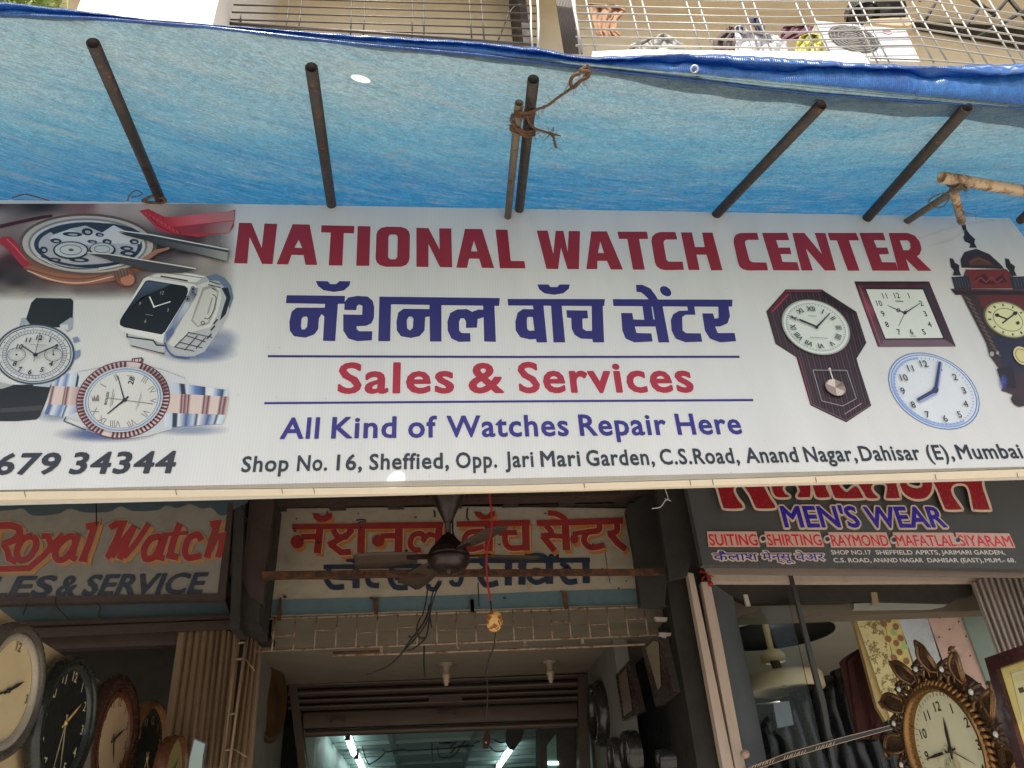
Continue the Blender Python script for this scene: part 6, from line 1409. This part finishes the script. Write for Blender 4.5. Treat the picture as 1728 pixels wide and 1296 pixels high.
# ------------------------------------------------------------------ clocks
def clock(name, lb, c, n, R_, rim, face, nums, ink_c, hands=None, depth=.05, ring=None, ring_w=.16, kind='arabic', numr=.78, prof=None, grp='clocks on the left wall', rimm='gloss'):
    n = V(n).normalized(); up = V((0, 0, 1)); up = (up - n * up.dot(n)).normalized(); e1 = up.cross(n)
    c = V(c); g = thing(name, lb, 'clock', tuple(c), grp)
    q = MB(); w_ = ring_w * R_
    q.lathe(c, n, prof or [(R_ * .98, -depth * .5), (R_, 0), (R_, depth * .4), (R_ - w_ * .35, depth * .95), (R_ - w_ * .7, depth), (R_ - w_, depth * .6), (R_ - w_, depth * .22)], 56, rim); q.build('rim', M[rimm], g)
    fz = depth * .25; rf = R_ - w_
    if ring:
        q = MB(); q.lathe(c, n, [(rf, depth * .6), (rf * .97, depth * .75), (rf * .88, depth * .7), (rf * .86, depth * .3)], 56, ring); q.build('inner_ring', M[rimm], g)
    q = MB(); q.lathe(c + n * fz, n, [(rf + .001, 0), (0, .0)], 48, face); q.build('face', M['colour'], g)
    q = MB(); z = c + n * (fz + .002)
    if nums:
        for i, s_ in enumerate(nums):
            if not s_: continue
            a_ = R(30 * i); text3(q, z + e1 * math.sin(a_) * rf * numr + up * math.cos(a_) * rf * numr, e1, up, rf * .17, s_, ink_c, .012)
        for i in range(60):
            a_ = R(6 * i); d = e1 * math.sin(a_) + up * math.cos(a_); t_ = e1 * math.cos(a_) - up * math.sin(a_); L_ = .05 if i % 5 else .09
            q.add([z + d * rf * .9 + t_ * rf * .006, z + d * rf * .9 - t_ * rf * .006, z + d * rf * (.9 + L_) - t_ * rf * .006, z + d * rf * (.9 + L_) + t_ * rf * .006], [(0, 1, 2, 3)], ink_c)
        q.build('dial_print', M['colour'], g)
    for (a_, L_, w2, hc) in (hands or ()):
        a_ = R(a_); d = e1 * math.sin(a_) + up * math.cos(a_); t_ = e1 * math.cos(a_) - up * math.sin(a_); zz = z + n * .004
        q = MB(); pts_ = [zz - d * rf * .14 - t_ * w2 * .6, zz - d * rf * .14 + t_ * w2 * .6, zz + d * rf * L_ * .55 + t_ * w2, zz + d * rf * L_, zz + d * rf * L_ * .55 - t_ * w2]
        q.add(pts_ + [p_ + n * .0015 for p_ in pts_], [(4, 3, 2, 1, 0), (5, 6, 7, 8, 9)] + [(i, (i + 1) % 5, 5 + (i + 1) % 5, 5 + i) for i in range(5)], hc); q.build('hand', M['colour'], g)
    if hands:
        q = MB(); q.lathe(z + n * .003, n, [(rf * .045, 0), (rf * .045, .006), (0, .007)], 16, hands[0][3]); q.build('hub', M['colour'], g)
    return g, e1, up, rf
XCL = YP(.75).P((8, 1165)).x; PCL = XP(XCL); PBD = XP(XCL - .055)
k5 = 2.5
def cc(r, g, b): return alb((r, g, b), k5)
mb = MB(); mb.slab(PBD, [(-200, 900), (0, 1028), (66, 1080), (110, 1108), (150, 1137), (176, 1154), (245, 1200), (330, 1262), (420, 1330), (420, 1500), (-200, 1500)], .03, cc(150, 132, 100))
tag(mb.build('display_board', M['colour']), 'cream display board on the left carrying the row of clocks', 'board')
AR = ('12', '1', '2', '3', '4', '5', '6', '7', '8', '9', '10', '11')
RN = ('12', '', '', '3', '', '', '6', '', '', '9', '', '')
def cpos(px, lift=.0): return PCL.P(px, lift)
def rad(px, c): return px / FOC * (c - CAM).dot(ray((CX, CY)))
DK = cc(30, 28, 26)
c_ = cpos((6, 1166)); clock('wall_clock', 'big grey rimmed clock with cream face, cut by the left frame edge', c_, (1, -.02, 0), rad(112, c_), cc(58, 54, 48), cc(176, 158, 122), RN, cc(70, 56, 40), ((62, .55, .006, DK), (250, .75, .004, DK)), .038, cc(120, 112, 100), .17)
c_ = cpos((104, 1220)); clock('wall_clock', 'black faced clock with pale numerals, second from the left', c_, (1, -.02, 0), rad(108, c_), cc(24, 27, 25), cc(20, 23, 22), AR, cc(150, 140, 116), ((50, .62, .006, cc(170, 140, 90)), (165, .8, .004, cc(120, 110, 90)), (186, .8, .004, cc(120, 110, 90))), .038, cc(34, 38, 34), .12)
c_ = cpos((186, 1249)); clock('wall_clock', 'dark brown rimmed clock with pinkish face, third from the left', c_, (1, -.02, 0), rad(104, c_), cc(44, 28, 22), cc(146, 124, 98), AR, cc(70, 52, 40), ((60, .6, .006, DK), (150, .5, .005, DK)), .038, cc(70, 40, 26), .26)
c_ = cpos((243, 1280)); clock('wall_clock', 'clock with light wooden rim and black face, fourth from the left', c_, (1, -.02, 0), rad(92, c_), cc(100, 70, 42), cc(22, 22, 20), AR, cc(130, 120, 90), ((140, .75, .004, cc(150, 130, 90)), (200, .6, .004, cc(150, 130, 90))), .038, None, .16)
c_ = YP(1.78).P((284, 1312)); clock('wall_clock', 'olive faced clock in a thin brown rim, fifth from the left', c_, (1, -.02, 0), rad(66, c_), cc(66, 40, 24), cc(96, 88, 56), None, DK, ((30, .6, .005, DK),), .038, None, .1)
g = thing('wall_mirror', 'small mirror with cut corners right of the olive faced clock', 'mirror', tuple(YP(1.5).P((333, 1280))), )
q = MB(); q.slab(YP(1.5), F('B7', 1128,775, 1205,808, 1190,900, 1178,1000, 1085,1000, 1100,900), .03, cc(40, 34, 28)); q.build('frame', M['gloss'], g)
m_, t_, b_ = _new('mirror glass'); b_.inputs['Metallic'].default_value = 1; b_.inputs['Roughness'].default_value = .08; b_.inputs['Base Color'].default_value = (.16, .18, .17, 1)
q = MB(); q.poly(YP(1.5), F('B7', 1134,788, 1196,815, 1182,890, 1175,1000, 1095,1000, 1108,895), (1, 1, 1), .003); q.build('glass', m_, g)
# brass salver on the left porch wall
XLW = XP(XL_ - .02)
c_ = XLW.P((455, 1185)); q = MB(); rr_ = rad(64, c_); q.lathe(c_, (1, -.25, 0), [(rr_ * .98, 0), (rr_, .012), (rr_ * .86, .022), (rr_ * .78, .008), (rr_ * .4, .012), (rr_ * .34, .022), (0, .028)], 40)
tag(q.build('brass_plate', mat('dull brass', (.13, .07, .025), .5, .6, .5, (.03, .02, .012), 14, .4, .4)), 'dull brass plate on the left porch wall above the narrow gate', 'plate')
# right porch wall clocks
c_ = XW.P(F1('C1', 1010,720)); clock('wall_clock', 'tall dark clock with dim oval face beside the shutter on the right porch wall', c_, (-1, 0, 0), rad(52, c_), alb((24,22,20), 2.5), alb((56,52,46), 2.5), None, DK, None, .07, None, .3, grp='clocks on the right porch wall')
c_ = XW.P(F1('C1', 1212,990)); clock('wall_clock', 'round clock with glinting pale face, right of the lit doorway', c_, (-1, 0, 0), rad(37, c_), alb((22,20,19), 2.5), alb((96,92,84), 2.5), AR, alb((30,28,26), 2), ((40, .6, .006, DK), (280, .7, .004, DK)), .05, None, .14, grp='clocks on the right porch wall')
c_ = XW.P(F1('C1', 1118,1020)); clock('wall_clock', 'round grey clock low beside the dark cabinet', c_, (-1, 0, 0), rad(33, c_), alb((34,30,28), 2.5), alb((66,64,60), 2.5), None, DK, ((320, .6, .006, DK),), .05, None, .16, grp='clocks on the right porch wall')
c_ = XW.P(F1('C1', 1445,1030)); clock('wall_clock', 'small dark clock near the right end of the porch wall, at the bottom frame edge', c_, (-1, 0, 0), rad(17, c_), alb((20,19,18), 2.5), alb((40,40,38), 2.5), None, DK, None, .05, None, .2, grp='clocks on the right porch wall')
# the ornate clock on the right
XCR = YP(.95).P((1612, 1266)).x; PCR = XP(XCR); oc = PCR.P((1612, 1266)); R0 = rad(105, oc)
n_ = V((-1, -.05, 0)).normalized(); k5 = 2.6
oclk, e1, up, rf = clock('ornate_clock', 'ornate oval clock with gold rope rim, dark leaf scrolls and pearls at the right', oc, n_, R0, cc(70, 44, 20), cc(166, 162, 136), AR, cc(44, 38, 30), ((10, .55, .008, cc(34, 30, 28)), (266, .82, .006, cc(34, 30, 28)), (118, .62, .002, cc(60, 50, 40))), .06, None, .10, numr=.74, grp=None, rimm='gold')

q = MB(); m2 = 64
for i in range(m2):
    a_ = 2 * math.pi * i / m2; d = e1 * math.sin(a_) + up * math.cos(a_); t_ = e1 * math.cos(a_) - up * math.sin(a_)
    p0 = oc + d * R0 * .98 + n_ * .03
    q.tube([p0 - d * .022 - t_ * .014, p0 - d * .008 - t_ * .006 + n_ * .012, p0 + d * .008 + t_ * .006 + n_ * .012, p0 + d * .022 + t_ * .014], [.006, .0105, .0105, .006], 8)
q.build('rope_rim', M['gold'], oclk)
q = MB(); q.lathe(oc, n_, [(R0 * 1.24, -.03), (R0 * 1.26, .0), (R0 * 1.16, .022), (R0 * 1.03, .03), (R0 * .95, .02), (R0 * .95, -.03)], 60); q.build('back_plate', M['bronze'], oclk)
for i in range(12):
    a_ = R(30 * i + 12); d = e1 * math.sin(a_) + up * math.cos(a_); t_ = e1 * math.cos(a_) - up * math.sin(a_); b0 = oc + d * R0 * 1.18
    L_ = R0 * .44; W_ = R0 * .165; n1 = 18; loop = []
    for j in range(2 * n1 + 1):        # a hooked, hollow leaf: thick rim round a dark dish
        u = j / n1 if j <= n1 else 2 - j / n1; sd = 1 if j <= n1 else -1
        w_ = W_ * math.sin(min(1, .12 + u * .88) * math.pi) ** .6 * (1 - .25 * u); loop.append(b0 + d * L_ * u + t_ * (sd * w_ - L_ * .30 * u ** 3) + n_ * (.018 + .035 * math.sin(u * 2.4)))
    q = MB(); q.tube(loop + [loop[0]], [.0105 - .004 * abs(1 - j / n1) for j in range(2 * n1 + 1)] + [.0065], 8); lf = q.build('leaf_scroll', M['leaf_rim'], oclk)
    q = MB(); ctr = sum(loop, V((0, 0, 0))) / len(loop) - n_ * .012; q.add(loop + [ctr], [(j, (j + 1) % len(loop), len(loop)) for j in range(len(loop))], smooth=True); q.build('dish', M['bronze'], lf)
    q = MB(); q.tube([p_ + n_ * .009 for p_ in loop[2:n1 + 1]], .0034, 6); q.build('gilt_edge', M['gold'], lf)
    q = MB(); tip = loop[n1]
    q.tube([tip, tip + d * .012 - t_ * .018 + n_ * .004, tip - t_ * .034 - n_ * .004, tip - d * .012 - t_ * .032], [.010, .008, .006, .003], 7); q.build('tip', M['leaf_rim'], lf)
    a_ = R(30 * i - 3); d = e1 * math.sin(a_) + up * math.cos(a_); t_ = e1 * math.cos(a_) - up * math.sin(a_); g0 = oc + d * R0 * 1.27 + n_ * .03
    q = MB()
    for k in range(7):
        a2 = k * .9; v_ = (d * math.cos(a2) + t_ * math.sin(a2)); q.tube([g0, g0 + v_ * .022 + n_ * .012, g0 + v_ * .042 - n_ * .01], [.011, .011, .004], 7)
    ro = q.build('rosette', M['bronze'], oclk)
    q = MB(); q.lathe(g0 + n_ * .012, n_, [(.0125, 0), (.0115, .006), (.007, .011), (0, .013)], 14, (.75, .72, .66)); q.build('pearl', M['gloss'], ro)
for i in range(24):      # pierced scrollwork between the leaves
    a_ = R(15 * i + 4); d = e1 * math.sin(a_) + up * math.cos(a_); t_ = e1 * math.cos(a_) - up * math.sin(a_); s2 = 1 if i % 2 else -1
    q = MB(); q.tube([oc + d * R0 * (1.06 + .10 * (1 - math.cos(k * .62)) * .9) + t_ * s2 * R0 * .085 * math.sin(k * .62) * (1 - k * .06) + n_ * (.034 - .001 * k) for k in range(10)], [.009 - .0006 * k for k in range(10)], 7); q.build('scroll', M['leaf_rim'] if i % 3 else M['gold'], oclk)
rr = random.Random(14); q = MB(); z = oc + n_ * .021
for k in range(26):
    a_ = rr.uniform(0, 6.28); r_ = rf * rr.uniform(0, .34); cn = z + e1 * (math.cos(a_) * r_ - rf * .12) + up * (math.sin(a_) * r_ - rf * .25) + n_ * (.0001 * k)
    b_ = rr.uniform(0, 6.28); w_ = rr.uniform(.05, .11) * rf; v1 = e1 * math.cos(b_) + up * math.sin(b_); v2 = e1 * -math.sin(b_) + up * math.cos(b_)
    q.add([cn - v1 * w_, cn + v2 * w_ * .4, cn + v1 * w_, cn - v2 * w_ * .4], [(0, 1, 2, 3)], cc(*rr.choice(((136,140,110),(120,130,110),(146,132,104),(128,120,96)))))
q.build('painted_flowers', M['colour'], oclk)
# framed certificate at the right edge
XFR = YP(.55).P((1690, 1200)).x; PFR = XP(XFR)
g = thing('picture_frame', 'maroon framed cream certificate at the right frame edge', 'picture', tuple(PFR.P((1700, 1200))))
OUT = F('C3', 950,622, 1230,525, 1420,1400, 1175,1400); INN = F('C3', 1022,690, 1230,618, 1400,1400, 1240,1400)
q = MB(); fr_ = [PFR.P(p_, .03) for p_ in OUT]; inn = [PFR.P(p_, .03) for p_ in INN]; bk = [p_ - PFR.n * .04 for p_ in fr_]; ib = [p_ - PFR.n * .02 for p_ in inn]
q.add(fr_ + inn + bk + ib, [(i, (i + 1) % 4, 4 + (i + 1) % 4, 4 + i) for i in range(4)] + [(i, (i + 1) % 4, 8 + (i + 1) % 4, 8 + i) for i in range(4)] + [(4 + i, 4 + (i + 1) % 4, 12 + (i + 1) % 4, 12 + i) for i in range(4)] + [(8, 9, 10, 11)], cc(38, 20, 20)); q.build('frame', M['gloss'], g)
q = MB(); q.poly(PFR, INN, cc(186, 172, 108), .012); q.poly(PFR, F('C3', 1115,705, 1230,668, 1400,1400, 1275,1400), cc(190, 182, 138), .0135)
q.stroke(PFR, F('C3', 1100,720, 1230,676), .8, cc(120, 104, 70), .0142); q.stroke(PFR, F('C3', 1108,700, 1280,1400), .8, cc(120, 104, 70), .0142)
for k in range(4): q.stroke(PFR, F('C3', 1130,735 + k * 12, 1230,704 + k * 12), .6, cc(140, 124, 90), .0143)
text(q, PFR, '1', F1('C3', 1172,835), F1('C3', 1194,828), 9, cc(60, 50, 40), .0146, .02)
q.build('picture', M['colour'], g)
